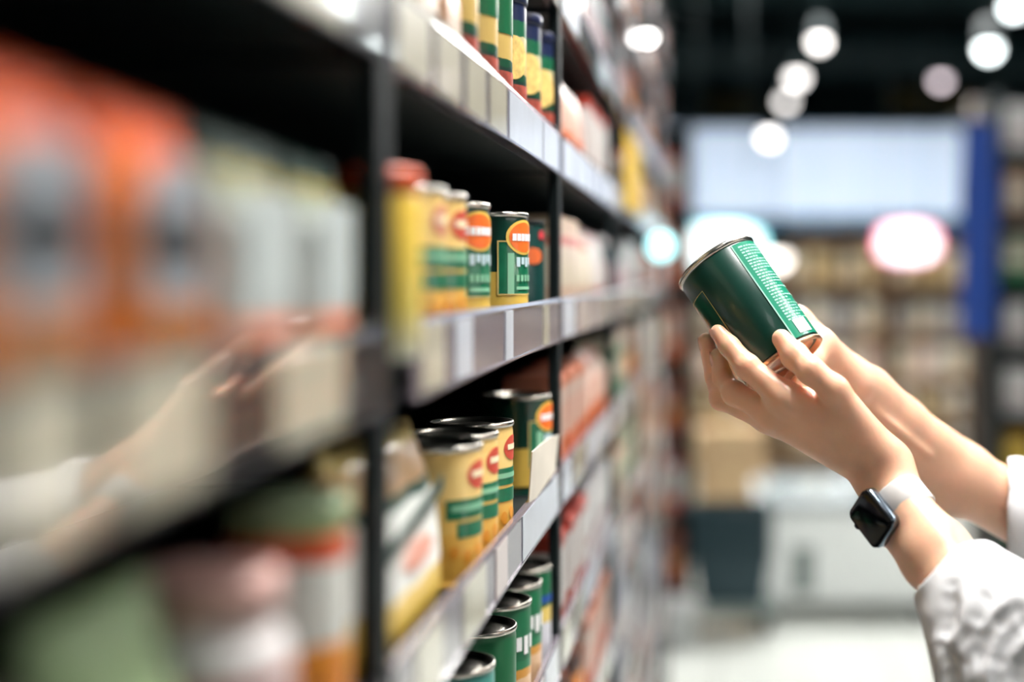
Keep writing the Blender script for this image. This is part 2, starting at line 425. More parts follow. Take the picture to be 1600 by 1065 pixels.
# first shelf below eye level
M_BAG = bands('rice_bag', [(0.0, srgb(226, 186, 70)), (0.16, srgb(232, 196, 92)), (0.30, srgb(236, 236, 230)), (0.62, srgb(236, 238, 232)), (0.68, srgb(40, 86, 76)), (0.74, srgb(232, 190, 140)), (0.9, srgb(222, 196, 110))])
def pouch_mesh(name, W, H, D, n=14, top=0.05):
    """a filled bag standing up: broad side towards +x, width along y"""
    v, f = [], []
    for s in (1, -1):
        for j in range(n + 1):
            for i in range(n + 1):
                u, t = i / n * 2 - 1, j / n
                prof = (1 - abs(u) ** 8.0) ** 0.6 * min(1, (t / 0.12 + 0.25)) ** 0.6 * (max(0, 1 - max(0, (t - 0.12) / 0.88) ** 3.2)) ** 0.8
                rip = 0.0016 * math.sin(9 * u + 5 * t) * (t > 0.7)
                w_ = W / 2 * (1 - 0.05 * math.sin(math.pi * t))
                v.append((s * (D / 2 * prof + 0.0008) + rip, u * w_, t * H))
    m_ = (n + 1) ** 2
    for s in range(2):
        for j in range(n):
            for i in range(n):
                a = s * m_ + j * (n + 1) + i; q = (a, a + 1, a + n + 2, a + n + 1)
                f.append(q if s == 0 else q[::-1])
    ring = [i for i in range(n + 1)] + [j * (n + 1) + n for j in range(1, n + 1)] + [n * (n + 1) + i for i in range(n - 1, -1, -1)] + [j * (n + 1) for j in range(n - 1, 0, -1)]
    for k in range(len(ring)):
        a, b = ring[k], ring[(k + 1) % len(ring)]
        f.append((b, a, a + m_, b + m_))
    return mesh(name, v, f, True)
def pouch_print(name, W, D, z0, z1, wid, n=8, oval=False):
    """a print lying on the +x face of a pouch"""
    v, f = [], []
    for j in range(n + 1):
        for i in range(n + 1):
            u = (i / n * 2 - 1); q = (j / n * 2 - 1)
            if oval:
                u, q = u * math.sqrt(1 - q * q / 2), q * math.sqrt(1 - (i / n * 2 - 1) ** 2 / 2)
            uu = u * wid
            v.append((D / 2 * (1 - abs(uu) ** 8.0) ** 0.6 + 0.0015, uu * W / 2, (z0 + z1) / 2 + q * (z1 - z0) / 2))
    for j in range(n):
        for i in range(n):
            a = j * (n + 1) + i; f.append((a, a + 1, a + n + 2, a + n + 1))
    return mesh(name, v, f, True)
t = obj('food_bag', pouch_mesh('food_bag', 0.208, 0.122, 0.06), M_BAG, None, (-0.2045, 0.824, S5), 0.0,
        label='white and yellow food bag with a dark slanted stripe beside the yellow cans', cat='bag')
obj('slanted_stripe', mesh('slanted_stripe', [(0.0318, -0.08, 0.060), (0.0318, -0.08, 0.070), (0.0318, 0.07, 0.09), (0.0318, 0.07, 0.08)], [(0, 3, 2, 1)]), mat('stripe_dark', srgb(38, 66, 60)), t)
obj('red_print', pouch_print('red_print', 0.19, 0.06, 0.045, 0.062, 0.4, oval=True), mat('pale_red', srgb(226, 160, 140)), t)
for k, (px, lb) in enumerate([(752, 'yellow can right after the white food bag, below eye level'), (777, 'middle of three yellow cans below eye level'), (801, 'yellow can touching the green can with a price card, below eye level')]):
    yellow_can(edge_place(px, -0.166, G, S5), lb, 0.05 * k)
green_can(edge_place(862, -0.1665, G, S5) - Vector((0, 0.012, 0)), 'green can behind the standing white price card', 0.12)
cd = [P(826, 795, 1.215), P(868, 735, 1.372), P(873, 679, 1.374), P(858, 684, 1.32), P(832, 706, 1.217)]
cd_in = [p + Vector((-0.0012, 0.0006, 0)) for p in cd]
vv = cd + cd_in
obj('price_card', mesh('price_card', vv, [(0, 1, 2, 3, 4), (9, 8, 7, 6, 5)] + [(i, i + 5, (i + 1) % 5 + 5, (i + 1) % 5) for i in range(5)]), mat('card_paper', srgb(214, 206, 192), rough=0.6),
    label='curled white price card standing in the rail before a green can', cat='price card')

# second shelf below eye level
M_DKLID = mat('dark_lid', srgb(30, 36, 34), rough=0.35, metal=0.6)
M_GC3 = bands('green_white_can', [(0.0, srgb(228, 190, 150)), (0.34, srgb(214, 150, 60)), (0.42, srgb(30, 120, 78)), (0.5, srgb(20, 104, 66))])
M_GC4 = bands('plain_green_can', [(0.0, srgb(206, 206, 214)), (0.45, srgb(214, 186, 96)), (0.62, srgb(10, 84, 52)), (0.7, srgb(8, 92, 56))])
M_GC2 = bands('deep_green_can', [(0.0, srgb(26, 110, 60)), (0.3, srgb(190, 220, 190)), (0.36, srgb(14, 104, 60)), (0.5, srgb(10, 98, 56))])
M_GC1 = bands('teal_white_can', [(0.0, srgb(226, 186, 120)), (0.45, srgb(236, 232, 214)), (0.7, srgb(228, 232, 226)), (0.86, srgb(60, 140, 130))])
for k, (px, m_, lb, mk) in enumerate([(772, M_GC1, 'teal and cream can lowest in the picture beside deep green cans', 0), (806, M_GC2, 'deep green can with pale slanted line, second shelf below eye level', 1),
                                  (829, M_GC3, 'green can with white lettering over orange foot, nearer of two', 2), (846, M_GC3, 'green can with white lettering over orange foot, farther of two', 2),
                                  (863, M_GC4, 'green can with blue spot and yellow band beside the post, second shelf below', 3)]):
    p = edge_place(px, -0.1665, G, S6)
    if k == 4: p.y -= 0.012
    t = obj('food_can', cb, m_, None, p, 0.0, label=lb, cat='can', group='cans on the second shelf below eye level')
    obj('lid', cl, M_TIN, t)
    if mk == 2: obj('lettering', join_meshes('lettering', [patch('w', R2, -60 + 16 * q, -49 + 16 * q, 0.052 + 0.004 * (q % 2), 0.068, 3) for q in range(6)]), M_WHITE, t)
    if mk == 3: obj('blue_spot', patch('blue_spot', R2, -60, 0, 0.062, 0.069, 4), mat('blue_print', srgb(20, 70, 150)), t)

# first shelf above eye level
M_TC = bands('corn_picture_can', [(0.0, srgb(90, 30, 26)), (0.12, srgb(24, 50, 42)), (0.36, srgb(16, 70, 46)), (0.42, srgb(190, 160, 90)), (0.62, srgb(180, 170, 130)), (0.72, srgb(12, 84, 54)), (0.85, srgb(10, 24, 60))])
for k, (px, lb) in enumerate([(746, 'green topped can behind the red food packs, above eye level'), (777, 'green topped can second in the row above eye level'), (800, 'green topped can third in the row above eye level'), (822, 'can with navy lid and yellow food picture, nearest of three'), (845, 'can with navy lid and yellow food picture, middle of three'), (866, 'can with navy lid and yellow food picture beside the post')]):
    p = edge_place(px, -0.1665, 0.034, S3)
    if k == 5: p.y -= 0.01
    t = obj('food_can', lathe('tall_can', can_prof(0.034, 0.112), 40), M_TC, None, p, 0.0, label=lb, cat='can', group='tall cans above eye level')
    obj('lid', lathe('plastic_lid', [(0.0345, 0.1065), (0.0352, 0.108), (0.0352, 0.115), (0.034, 0.1165), (0.02, 0.1168)], 40), mat('navy_lid', srgb(12, 22, 56), rough=0.4), t)
    if k < 3: obj('leaf_panel', patch('leaf_panel', 0.0345, -100, 40, 0.066, 0.1, 12), mat('leaf_green', srgb(14, 88, 52), rough=0.4), t)
    if k >= 3: obj('food_picture', patch('food_picture', 0.0346, -78, -8, 0.040, 0.078, shape='oval'), mat('corn_yellow', srgb(214, 180, 106), rough=0.5, vary=0.25, scale=160), t)
    obj('red_foot', patch('red_foot', 0.0345, -85, 20, 0.012, 0.036, 10), mat('red_food', srgb(150, 66, 52), rough=0.5, vary=0.35, scale=170), t)

# creamy packs with red tops near the first post, above eye level (partly out of the picture)
M_CRP = bands('cream_red_pack', [(0.0, srgb(170, 156, 132)), (0.3, srgb(166, 128, 98)), (0.45, srgb(150, 66, 44)), (0.7, srgb(176, 138, 108))])
for k, y in enumerate((0.765, 0.85, 0.93)):
    me = pouch_mesh('snack_pack', 0.075, 0.115, 0.035)
    obj('snack_pack', me, M_CRP, None, (-0.19, y, S3), 0.0, label=['cream pack with brick red top nearest the first post', 'second cream pack with brick red top, above eye level', 'third cream pack with brick red top, above eye level'][k], cat='pack', group='cream and red packs')

# nearest bay: big blurred pouches on the eye-level shelf
M_OP = bands('orange_pouch', [(0.0, srgb(206, 104, 14)), (0.3, srgb(202, 116, 40)), (0.5, srgb(196, 128, 76)), (0.75, srgb(220, 114, 22)), (0.9, srgb(200, 70, 0))], interp='LINEAR', coat=0.0, rough=0.6, spec=0.12)
M_GP = bands('grey_green_pouch', [(0.0, srgb(226, 140, 96)), (0.2, srgb(222, 150, 110)), (0.27, srgb(196, 200, 196)), (0.70, srgb(150, 158, 140)), (0.80, srgb(136, 124, 66)), (0.86, srgb(10, 44, 36))], coat=0.0, rough=0.6, spec=0.12)
for k, (y, w_, m_, lb) in enumerate([(0.262, 0.085, M_OP, 'orange food pouch at the left edge of the picture'), (0.354, 0.088, M_OP, 'large blurred orange pouch with white panel and dark oval, leftmost whole one'),
                                     (0.441, 0.082, M_OP, 'orange pouch with white panel between orange and grey pouches'),
                                     (0.534, 0.093, M_GP, 'pale grey pouch with dark green top and salmon foot'), (0.627, 0.086, M_GP, 'pale grey pouch with orange foot beside the first post')]):
    t = obj('food_pouch', pouch_mesh('food_pouch', w_, 0.096, 0.034), m_, None, (-0.186, y, S4), 0.0, label=lb, cat='pouch', group='pouches in the nearest bay')
    if m_ is M_OP:
        obj('label_panel', pouch_print('label_panel', w_, 0.034, 0.034, 0.078, 0.56), mat('panel_grey', srgb(150, 154, 160), spec=0.12), t)
        o = obj('dark_oval', pouch_print('dark_oval', w_, 0.0352, 0.044, 0.062, 0.5, oval=True), mat('oval_dark', srgb(22, 28, 30), spec=0.12), t)
        obj('food_print', pouch_print('food_print', w_, 0.0345, 0.010, 0.030, 0.5, oval=True), mat('food_brown', srgb(130, 84, 14), spec=0.12), t)
    else:
        obj('label_panel', pouch_print('label_panel', w_, 0.034, 0.03, 0.074, 0.66), mat('panel_pale', srgb(176, 184, 182)), t)
        obj('orange_spot', pouch_print('orange_spot', w_, 0.0346, 0.012, 0.026, 0.4, oval=True), mat('spot_orange', srgb(232, 110, 60)), t)

# nearest bay, first shelf below
jar = lathe('jar', [(0.030, 0), (0.033, 0.002), (0.034, 0.006), (0.034, 0.066), (0.031, 0.076), (0.026, 0.081), (0.026, 0.084)], 36)
jlid = lathe('jar_lid', [(0.028, 0.0845), (0.030, 0.0855), (0.030, 0.098), (0.0285, 0.1), (0.015, 0.1005)], 36)
t = obj('jar', jar, mat('jar_white', srgb(226, 220, 218), rough=0.3, coat=0.4), None, (-0.199, 0.548, S5), 0.0, label='white jar with pinkish lid in the nearest bay', cat='jar')
obj('lid', jlid, mat('lid_pink', srgb(216, 170, 160), rough=0.4), t)
obj('red_band', patch('red_band', 0.0345, -150, 80, 0.058, 0.064, 20), mat('rosy_band', srgb(214, 140, 130)), t)
M_CANW = bands('white_orange_can', [(0.0, srgb(230, 140, 40)), (0.38, srgb(236, 150, 40)), (0.46, srgb(222, 222, 214)), (0.8, srgb(206, 84, 44)), (0.92, srgb(150, 170, 120))])
t = obj('food_can', lathe('food_can', can_prof(0.028, 0.112), 40), M_CANW, None, (-0.196, 0.645, S5), 0.0, label='white can with red top band and orange foot beside the first post', cat='can')
obj('lid', lathe('plastic_lid', [(0.028, 0.107), (0.029, 0.108), (0.029, 0.112), (0.027, 0.114), (0.02, 0.1142)], 40), mat('lid_moss', srgb(160, 178, 140), rough=0.4), t)
t = obj('food_pouch', pouch_mesh('food_pouch', 0.085, 0.11, 0.04), mat('pale_green_pouch', srgb(164, 190, 140), rough=0.45, vary=0.1), None, (-0.2, 0.45, S5), 0.0, label='pale green pouch at the bottom left', cat='pouch')
obj('white_panel', pouch_print('white_panel', 0.085, 0.04, 0.02, 0.06, 0.5), mat('panel_pale', srgb(206, 212, 208)), t)
t = obj('food_pouch', pouch_mesh('food_pouch', 0.085, 0.095, 0.04), mat('beige_pouch', srgb(190, 180, 164), rough=0.45, vary=0.1), None, (-0.2, 0.355, S5), 0.0, label='beige grey pouch in the bottom left corner', cat='pouch')

# far bays: rows of packs, single meshes
kinds = {}
def carton(w_, h, d):
    k = ('c', w_, h, d)
    if k not in kinds: kinds[k] = box('carton', -d / 2, d / 2, -w_ / 2, w_ / 2, 0, h, 0.003, 2)
    return kinds[k]
def small_pouch(w_, h, d):
    k = ('p', w_, h, d)
    if k not in kinds: kinds[k] = pouch_mesh('pack', w_, h, d, 8)
    return kinds[k]
def small_jar(r, h):
    k = ('j', r, h)
    if k not in kinds: kinds[k] = lathe('jar', [(r * 0.9, 0), (r, h * 0.03), (r, h * 0.7), (r * 0.8, h * 0.8), (r * 0.8, h * 0.84), (r * 0.9, h * 0.85), (r * 0.9, h), (r * 0.3, h * 1.005)], 20)
    return kinds[k]
def small_can(r, h):
    k = ('k', r, h)
    if k not in kinds: kinds[k] = lathe('can', can_prof(r, h), 24)
    return kinds[k]
def C(*a): return srgb(*a)
PAL = {
 'beige': ('beige and pink', [(0, C(226, 196, 170)), (0.3, C(232, 220, 196)), (0.7, C(214, 130, 110)), (0.8, C(228, 206, 176))]),
 'redwhite': ('white and red', [(0, C(206, 90, 70)), (0.25, C(226, 218, 212)), (0.6, C(230, 224, 220)), (0.85, C(196, 70, 54))]),
 'orange': ('orange and pink', [(0, C(232, 110, 40)), (0.35, C(230, 186, 168)), (0.7, C(226, 200, 186)), (0.85, C(222, 140, 110))]),
 'grey': ('grey blue', [(0, C(150, 158, 168)), (0.4, C(190, 194, 200)), (0.7, C(84, 100, 112)), (0.8, C(170, 176, 184))]),
 'green': ('green and cream', [(0, C(40, 130, 80)), (0.35, C(222, 214, 190)), (0.7, C(60, 120, 90)), (0.85, C(214, 206, 180))]),
 'rust': ('rust and dark', [(0, C(176, 84, 60)), (0.3, C(226, 140, 60)), (0.6, C(90, 70, 66)), (0.8, C(190, 110, 84))]),
 'white': ('white', [(0, C(224, 222, 220)), (0.3, C(190, 150, 150)), (0.4, C(232, 230, 228)), (0.9, C(206, 204, 206))]),
 'yellow': ('yellow', [(0, C(222, 176, 40)), (0.4, C(232, 196, 70)), (0.8, C(214, 166, 50))]),
 'mauve': ('mauve and teal', [(0, C(150, 110, 120)), (0.3, C(176, 150, 156)), (0.6, C(60, 90, 96)), (0.85, C(160, 140, 146))]),
}
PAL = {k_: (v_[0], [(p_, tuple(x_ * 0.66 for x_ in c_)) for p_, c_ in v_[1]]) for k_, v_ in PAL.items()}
PLAN = {  # (bay, level): list of (shape, palette)
 (2, 4): [('carton', 'beige'), ('pouch', 'beige'), ('pouch', 'redwhite')], (2, 5): [('carton', 'orange'), ('pouch', 'orange')], (2, 6): [('carton', 'redwhite'), ('carton', 'white')],
 (2, 7): [('pouch', 'rust'), ('carton', 'orange')], (2, 3): [('pouch', 'orange'), ('carton', 'redwhite')], (2, 2): [('pouch', 'beige'), ('carton', 'mauve')], (2, 8): [('carton', 'rust')],
}
FARP = ['grey', 'white', 'beige', 'mauve', 'redwhite', 'green', 'orange', 'rust']
NOUN = {'carton': 'carton', 'pouch': 'pouch', 'jar': 'jar', 'can': 'can'}
for b in range(2, 6):
    y0, y1 = BAY[b]
    for l in range(len(LEV)):
        s = SURF(l)
        if ypix(s, y1) < -10 or ypix(s + 0.12, y1) > 1075: continue
        plan = PLAN.get((b, l)) or [(random.choice(('carton', 'pouch', 'jar', 'can')), random.choice(FARP)) for _ in range(2)]
        ORD = ['leftmost', 'second from left', 'third from left', 'fourth from left', 'fifth from left', 'sixth from left']
        if l <= 2 and b > 2: plan = [('carton', 'mauve'), ('can', 'rust')] if b % 2 else [('pouch', 'grey'), ('jar', 'rust')]  # darker palettes here put dimmer light into the upper packs' colour
        n = 6; step = (y1 - y0 - 0.06) / n
        for k in range(n):
            sh, pa = plan[k * len(plan) // n]
            desc, st = PAL[pa]
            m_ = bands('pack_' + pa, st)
            hh = 0.108
            if sh == 'carton': me = carton(0.085, hh, 0.06); x = -0.168 - 0.03
            elif sh == 'pouch': me = small_pouch(0.09, hh, 0.05); x = -0.168 - 0.027
            elif sh == 'jar': me = small_jar(0.04, hh); x = -0.168 - 0.041
            else: me = small_can(0.04, hh); x = -0.168 - 0.041
            lb = '%s %s on the %s, %s bay' % (desc, NOUN[sh], LNAME[l], BNAME[b]) + ', ' + ORD[k]
            obj({'carton': 'carton', 'pouch': 'food_pouch', 'jar': 'jar', 'can': 'food_can'}[sh], me, m_, None, (x, y0 + 0.03 + step * (k + 0.5), s),
                random.uniform(-0.05, 0.05), label=lb, cat=NOUN[sh], group='%s row, %s bay' % (LNAME[l], BNAME[b]))
# yellow sign hanging off the rail, and the round lit sign further on
yt = P(985, 280, 2.62)
t = obj('shelf_sign', box('shelf_sign', -0.155, -0.151, 2.36, 2.78, EYE + 0.115, EYE + 0.245, 0.001), mat('sign_yellow', srgb(222, 182, 40), rough=0.4),
        label='yellow sign standing on the rail above eye level', cat='sign')
t = empty('round_sign', (-0.128, 3.2, EYE + 0.068), label='small round cyan lit sign sticking out from the far shelves', cat='sign')
obj('glowing_face', lathe('glowing_face', [(0.001, -0.004), (0.027, -0.004), (0.028, 0), (0.027, 0.004), (0.001, 0.004)], 28), mat('cyan_glow', (0.45, 0.95, 1.0), emit=2.6, vary=0), t)
t.rotation_euler = (math.pi / 2, 0, 0)
obj('bracket', box('bracket', -0.032, -0.026, -0.01, 0.01, -0.004, 0.004), M_BLACK, t)

# ------------------------------------------------------------------ far end of the shop
M_DKW = mat('dark_brown', srgb(70, 56, 48), rough=0.6)
# display end with red and orange packs beyond the shelving run
t = empty('display_rack', (-0.33, 5.6, 0), label='dark rack with red and orange packs beyond the long shelf run', cat='shelf')
for nm, b_ in [('side_panel', (0.20, 0.225, -0.2, 0.2, 0, 1.95)), ('side_panel', (-0.3, -0.27, -0.2, 0.2, 0, 1.95)), ('back_panel', (-0.3, 0.225, 0.2, 0.22, 0, 1.95))]:
    obj(nm, box(nm, *b_, 0.003), M_BLACK, t)
for k in range(6): obj('shelf_board', box('shelf_board', -0.268, 0.198, -0.2, 0.198, 0.14 + k * 0.29, 0.165 + k * 0.29, 0.003), M_DKW, t)
rp = ['rust', 'redwhite', 'rust', 'orange', 'orange', 'redwhite']
for k in range(6):
    for i in range(3):
        pa = rp[k]
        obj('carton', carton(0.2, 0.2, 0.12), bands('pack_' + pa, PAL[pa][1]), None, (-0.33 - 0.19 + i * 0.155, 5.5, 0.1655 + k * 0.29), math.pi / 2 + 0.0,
            label='%s carton on shelf %s of the dark rack' % (PAL[pa][0], ['at the bottom', 'just above the bottom', 'below the middle', 'above the middle', 'second from the top', 'at the top'][k] + [', left', ', centre', ', right'][i]), cat='carton', group='cartons on the dark rack')
for o in [o for o in bpy.data.objects if o.get('group') == 'cartons on the dark rack']: o.scale = (1, 0.7, 1)

# back wall shelving with jars and boxes, header light above it
BX0, BX1, BY = -0.30, 1.92, 10.0
t = empty('wall_shelving', ((BX0 + BX1) / 2, BY + 0.4, 0), label='wide brown wall shelving full of pale jars and packs at the back', cat='shelf')
bm = bmesh.new()
def tp(nm, m_, *b_):
    o = obj(nm, box(nm, *b_, 0.004), m_, t); o.location = -t.location; return o
M_BRW = mat('shelf_wood', srgb(150, 116, 84), rough=0.5)
rows = [0.05, 0.32, 0.60, 0.92, 1.27]
for z in rows: tp('shelf_board', M_BRW, BX0, BX1, BY - 0.02, BY + 0.4, z, z + 0.03)
tp('top_board', M_BRW, BX0, BX1, BY - 0.02, BY + 0.4, 1.60, 1.64)
tp('back_panel', mat('panel_brown', srgb(104, 88, 74), rough=0.6), BX0, BX1, BY + 0.4, BY + 0.42, 0, 1.64)
for x in (BX0, 0.44, 1.18, BX1): tp('upright', M_BRW, x - 0.012, x + 0.012, BY - 0.018, BY + 0.4, 0, 1.6)
bp = [('row_yel', 'yellowish white', [(0, C(196, 166, 110)), (0.4, C(236, 226, 200)), (0.8, C(170, 120, 60))]), ('row_white', 'white', [(0, C(230, 222, 208)), (0.3, C(206, 180, 140)), (0.5, C(240, 236, 226))]),
      ('row_cream', 'cream', [(0, C(236, 214, 180)), (0.4, C(200, 190, 170)), (0.7, C(240, 230, 206))]), ('row_pink', 'pinkish cream', [(0, C(240, 214, 198)), (0.5, C(236, 206, 190)), (0.8, C(226, 190, 170))]),
      ('row_grey', 'grey', [(0, C(170, 166, 164)), (0.5, C(206, 200, 190)), (0.8, C(110, 108, 110))]), ('row_tan', 'tan', [(0, C(214, 190, 140)), (0.4, C(196, 160, 100)), (0.7, C(226, 206, 160))])]
rowpick = [[0, 1], [0, 1, 5], [3, 1, 2], [4, 2, 4], [5, 2, 5]]
rn = ['lowest', 'second', 'middle', 'fourth', 'top']
ORDW = 'first second third fourth fifth sixth seventh eighth ninth tenth eleventh twelfth thirteenth fourteenth fifteenth sixteenth seventeenth'.split()
for r, z in enumerate(rows):
    n = 17; cnt_ = 0
    for i in range(n):
        x = BX0 + 0.09 + i * (BX1 - BX0 - 0.18) / (n - 1)
        if min(abs(x - q) for q in (0.44, 1.18)) < 0.065: continue
        cnt_ += 1
        k = bp[rowpick[r][(i * 7 + r) % len(rowpick[r])]]
        sh = ('jar' if r < 2 else ('carton' if r == 2 else random.choice(('jar', 'carton'))))
        me = small_jar(0.052, 0.2) if sh == 'jar' else carton(0.1, 0.23, 0.1)
        obj('storage_jar' if sh == 'jar' else 'carton', me, bands(k[0], k[2]), None, (x, BY + 0.1, z + 0.031), 0.0, label='%s %s on the %s row of the back wall shelving' % (k[1], sh, rn[r]) + ', %s from left' % ORDW[cnt_ - 1], cat=sh, group='%s row of the back wall shelving' % rn[r])

t = empty('light_header', (0.68, BY + 0.3, 1.7), label='wide glowing blue white header panel above the back shelving', cat='light box')
def hp(nm, m_, *b_):
    o = obj(nm, box(nm, *b_, 0.004), m_, t); o.location = -t.location; return o
hp('casing', mat('casing_blue', srgb(60, 110, 140), rough=0.4), -0.38, 1.74, BY + 0.02, BY + 0.3, 1.70, 2.41)
M_HEAD = mat('header_glow', (0.62, 0.74, 0.92), emit=0.5, vary=0.04, scale=1.5)
for k in range(6): hp('glowing_panel', M_HEAD, -0.36 + k * 0.347, -0.36 + k * 0.347 + 0.340, BY - 0.01, BY + 0.019, 1.78, 2.39)
for x_ in (-0.2, 0.68, 1.56): hp('support_foot', M_BLACK, x_ - 0.03, x_ + 0.03, BY + 0.1, BY + 0.2, 1.6405, 1.70)
hp('lower_strip', mat('strip_teal', srgb(40, 120, 160), rough=0.4), -0.36, 1.72, BY - 0.012, BY + 0.018, 1.705, 1.77)

# lit signs below the header
def lit_sign(px0, px1, py0, py1, z, col, rim, e, label):
    a, b_ = P(px0, py1, z), P(px1, py0, z)
    t = empty('lit_sign', ((a.x + b_.x) / 2, z, (a.z + b_.z) / 2), label=label, cat='sign', group='lit signs')
    wx, hz = (b_.x - a.x) / 2, (b_.z - a.z) / 2
    def oval(nm, s, y0, y1, m_):
        n = 36; v = []
        for y in (y0, y1):
            for k in range(n):
                q = 2 * math.pi * k / n
                c, s_ = math.cos(q), math.sin(q)
                v.append((wx * s * math.copysign(abs(c) ** 0.7, c), y, hz * s * math.copysign(abs(s_) ** 0.7, s_)))
        obj(nm, mesh(nm, v, [tuple(range(n)), tuple(range(2 * n - 1, n - 1, -1))] + [(i, n + i, n + (i + 1) % n, (i + 1) % n) for i in range(n)]), m_, t)
    oval('glowing_face', 0.86, -0.03, 0.0, mat('sign_face_%s' % label[:6], col, emit=e, vary=0))
    oval('glowing_rim', 1.0, 0.001, 0.05, mat('sign_rim_%s' % label[:6], rim, emit=e * 0.6, vary=0))
    for s in (-1, 1): obj('hanging_rod', tube('hanging_rod', [(s * wx * 0.6, 0.03, hz * 0.5), (s * wx * 0.6, 0.03, 3.3 - (a.z + b_.z) / 2)], 0.003), M_BLACK, t)
lit_sign(1062, 1196, 350, 424, 7.0, (0.95, 1.0, 1.0), (0.35, 0.9, 1.0), 1.25, 'white oval lit sign with cyan rim behind the can')
lit_sign(1370, 1468, 350, 412, 8.0, (1.0, 0.84, 0.92), (1.0, 0.30, 0.42), 1.0, 'pinkish white oval lit sign with red rim')
spot(1214, 402, 9.2, 0.075, 5, (1.0, 0.92, 0.84), 'cream globe lamp beside the raised can')

# golden panels on the back wall
for k, (px0, px1, py0, py1) in enumerate([(1105, 1185, 150, 185), (1390, 1450, 135, 178), (1455, 1535, 145, 175)]):
    a, b_ = P(px0, py1, 12.8), P(px1, py0, 12.8)
    t = obj('wall_plaque', box('wall_plaque', a.x, b_.x, 12.84, 12.9, a.z, b_.z, 0.01), mat('plaque_gold', srgb(120, 104, 56), rough=0.5),
            label=['dull golden plaque above the left of the header', 'dull golden plaque above the right of the header', 'darker golden plaque at far right of the back wall'][k], cat='plaque', group='golden plaques')

# blue banner and the rack at the right edge
t = empty('blue_banner', (1.10, 6.0, 0), label='tall blue banner on a dark post at the right', cat='banner')
obj('post', tube('post', [(0.0, 0.05, 0), (0.0, 0.05, 2.1)], 0.03, 14), M_DKW, t)
bv = []
NB = 12
for j in range(NB + 1):
    z = 1.10 + (2.0 - 1.10) * j / NB
    for i in range(9):
        x = -0.075 + 0.15 * i / 8
        bv.append((x * (1 + 0.06 * math.sin(j)), 0.0 + 0.012 * math.sin(i * 1.7 + j * 0.4), z))
nb = len(bv)
bv += [(x, y + 0.006, z) for x, y, z in bv]
bf = []
for j in range(NB):
    for i in range(8):
        a = j * 9 + i; bf += [(a, a + 1, a + 10, a + 9), (nb + a, nb + a + 9, nb + a + 10, nb + a + 1)]
obj('cloth', mesh('cloth', bv, bf, True), mat('banner_blue', srgb(8, 60, 142), rough=0.6, vary=0.3, scale=12), t)
obj('cross_bar', tube('cross_bar', [(-0.1, 0.03, 2.01), (0.1, 0.03, 2.01)], 0.012), M_BLACK, t)
obj('foot', box('foot', -0.15, 0.15, -0.1, 0.2, 0, 0.03, 0.008), M_BLACK, t)

t = empty('goods_rack', (1.62, 6.4, 0), label='dark rack of white and green goods at the right edge', cat='shelf')
for nm, b_ in [('side_panel', (-0.40, -0.375, -0.2, 0.2, 0, 2.15)), ('side_panel', (0.375, 0.40, -0.2, 0.2, 0, 2.15)), ('back_panel', (-0.4, 0.4, 0.2, 0.22, 0, 2.15))]:
    obj(nm, box(nm, *b_, 0.003), M_BLACK, t)
for k in range(7): obj('shelf_board', box('shelf_board', -0.374, 0.374, -0.2, 0.198, 0.14 + k * 0.29, 0.165 + k * 0.29, 0.003), M_BLACK, t)
gp = ['green', 'yellow', 'white', 'white', 'green', 'beige', 'white']
for k in range(7):
    for i in range(2):
        pa = gp[(k + i) % 7]
        sh = 'jar' if k % 2 else 'carton'
        me = small_jar(0.07, 0.2) if sh == 'jar' else carton(0.13, 0.2, 0.12)
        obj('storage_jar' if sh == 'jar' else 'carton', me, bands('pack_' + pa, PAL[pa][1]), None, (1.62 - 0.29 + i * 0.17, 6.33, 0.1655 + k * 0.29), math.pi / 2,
            label='%s %s on the %s shelf of the right edge rack' % (PAL[pa][0], sh, ['lowest', 'second', 'third', 'fourth', 'fifth', 'sixth', 'top'][k] + [', left one', ', right one'][i]), cat=sh, group='goods in the right edge rack')

# white chest freezer, basket stack on a dolly, cardboard boxes, bucket
t = empty('chest_freezer', (0.51, 5.9, 0), label='white chest freezer standing on the floor at the aisle end', cat='freezer')
M_FRZ = mat('freezer_white', srgb(226, 230, 228), rough=0.35, coat=0.3)
obj('body', box('body', -0.35, 0.35, -0.3, 0.3, 0.05, 0.44, 0.03, 3), M_FRZ, t)
obj('rim', box('rim', -0.365, 0.365, -0.315, 0.315, 0.44, 0.475, 0.012, 2), mat('freezer_rim', srgb(206, 212, 214), rough=0.3), t)
for s in (-1, 1): obj('sliding_lid', box('sliding_lid', min(0.01 * s, s * 0.34), max(0.01 * s, s * 0.34), -0.28, 0.28, 0.475, 0.49 + 0.006 * s, 0.004), mat('lid_glass', srgb(190, 206, 210), rough=0.1, coat=1.0), t)
obj('vent_grille', box('vent_grille', -0.22, -0.13, -0.305, -0.29, 0.10, 0.29, 0.008), mat('vent_grey', srgb(110, 122, 118), rough=0.5), t)
for sx in (-1, 1):
    for sy in (-1, 1): obj('foot', box('foot', sx * 0.3 - 0.03, sx * 0.3 + 0.03, sy * 0.24 - 0.03, sy * 0.24 + 0.03, 0.003, 0.05, 0.004), M_BLACK, t)

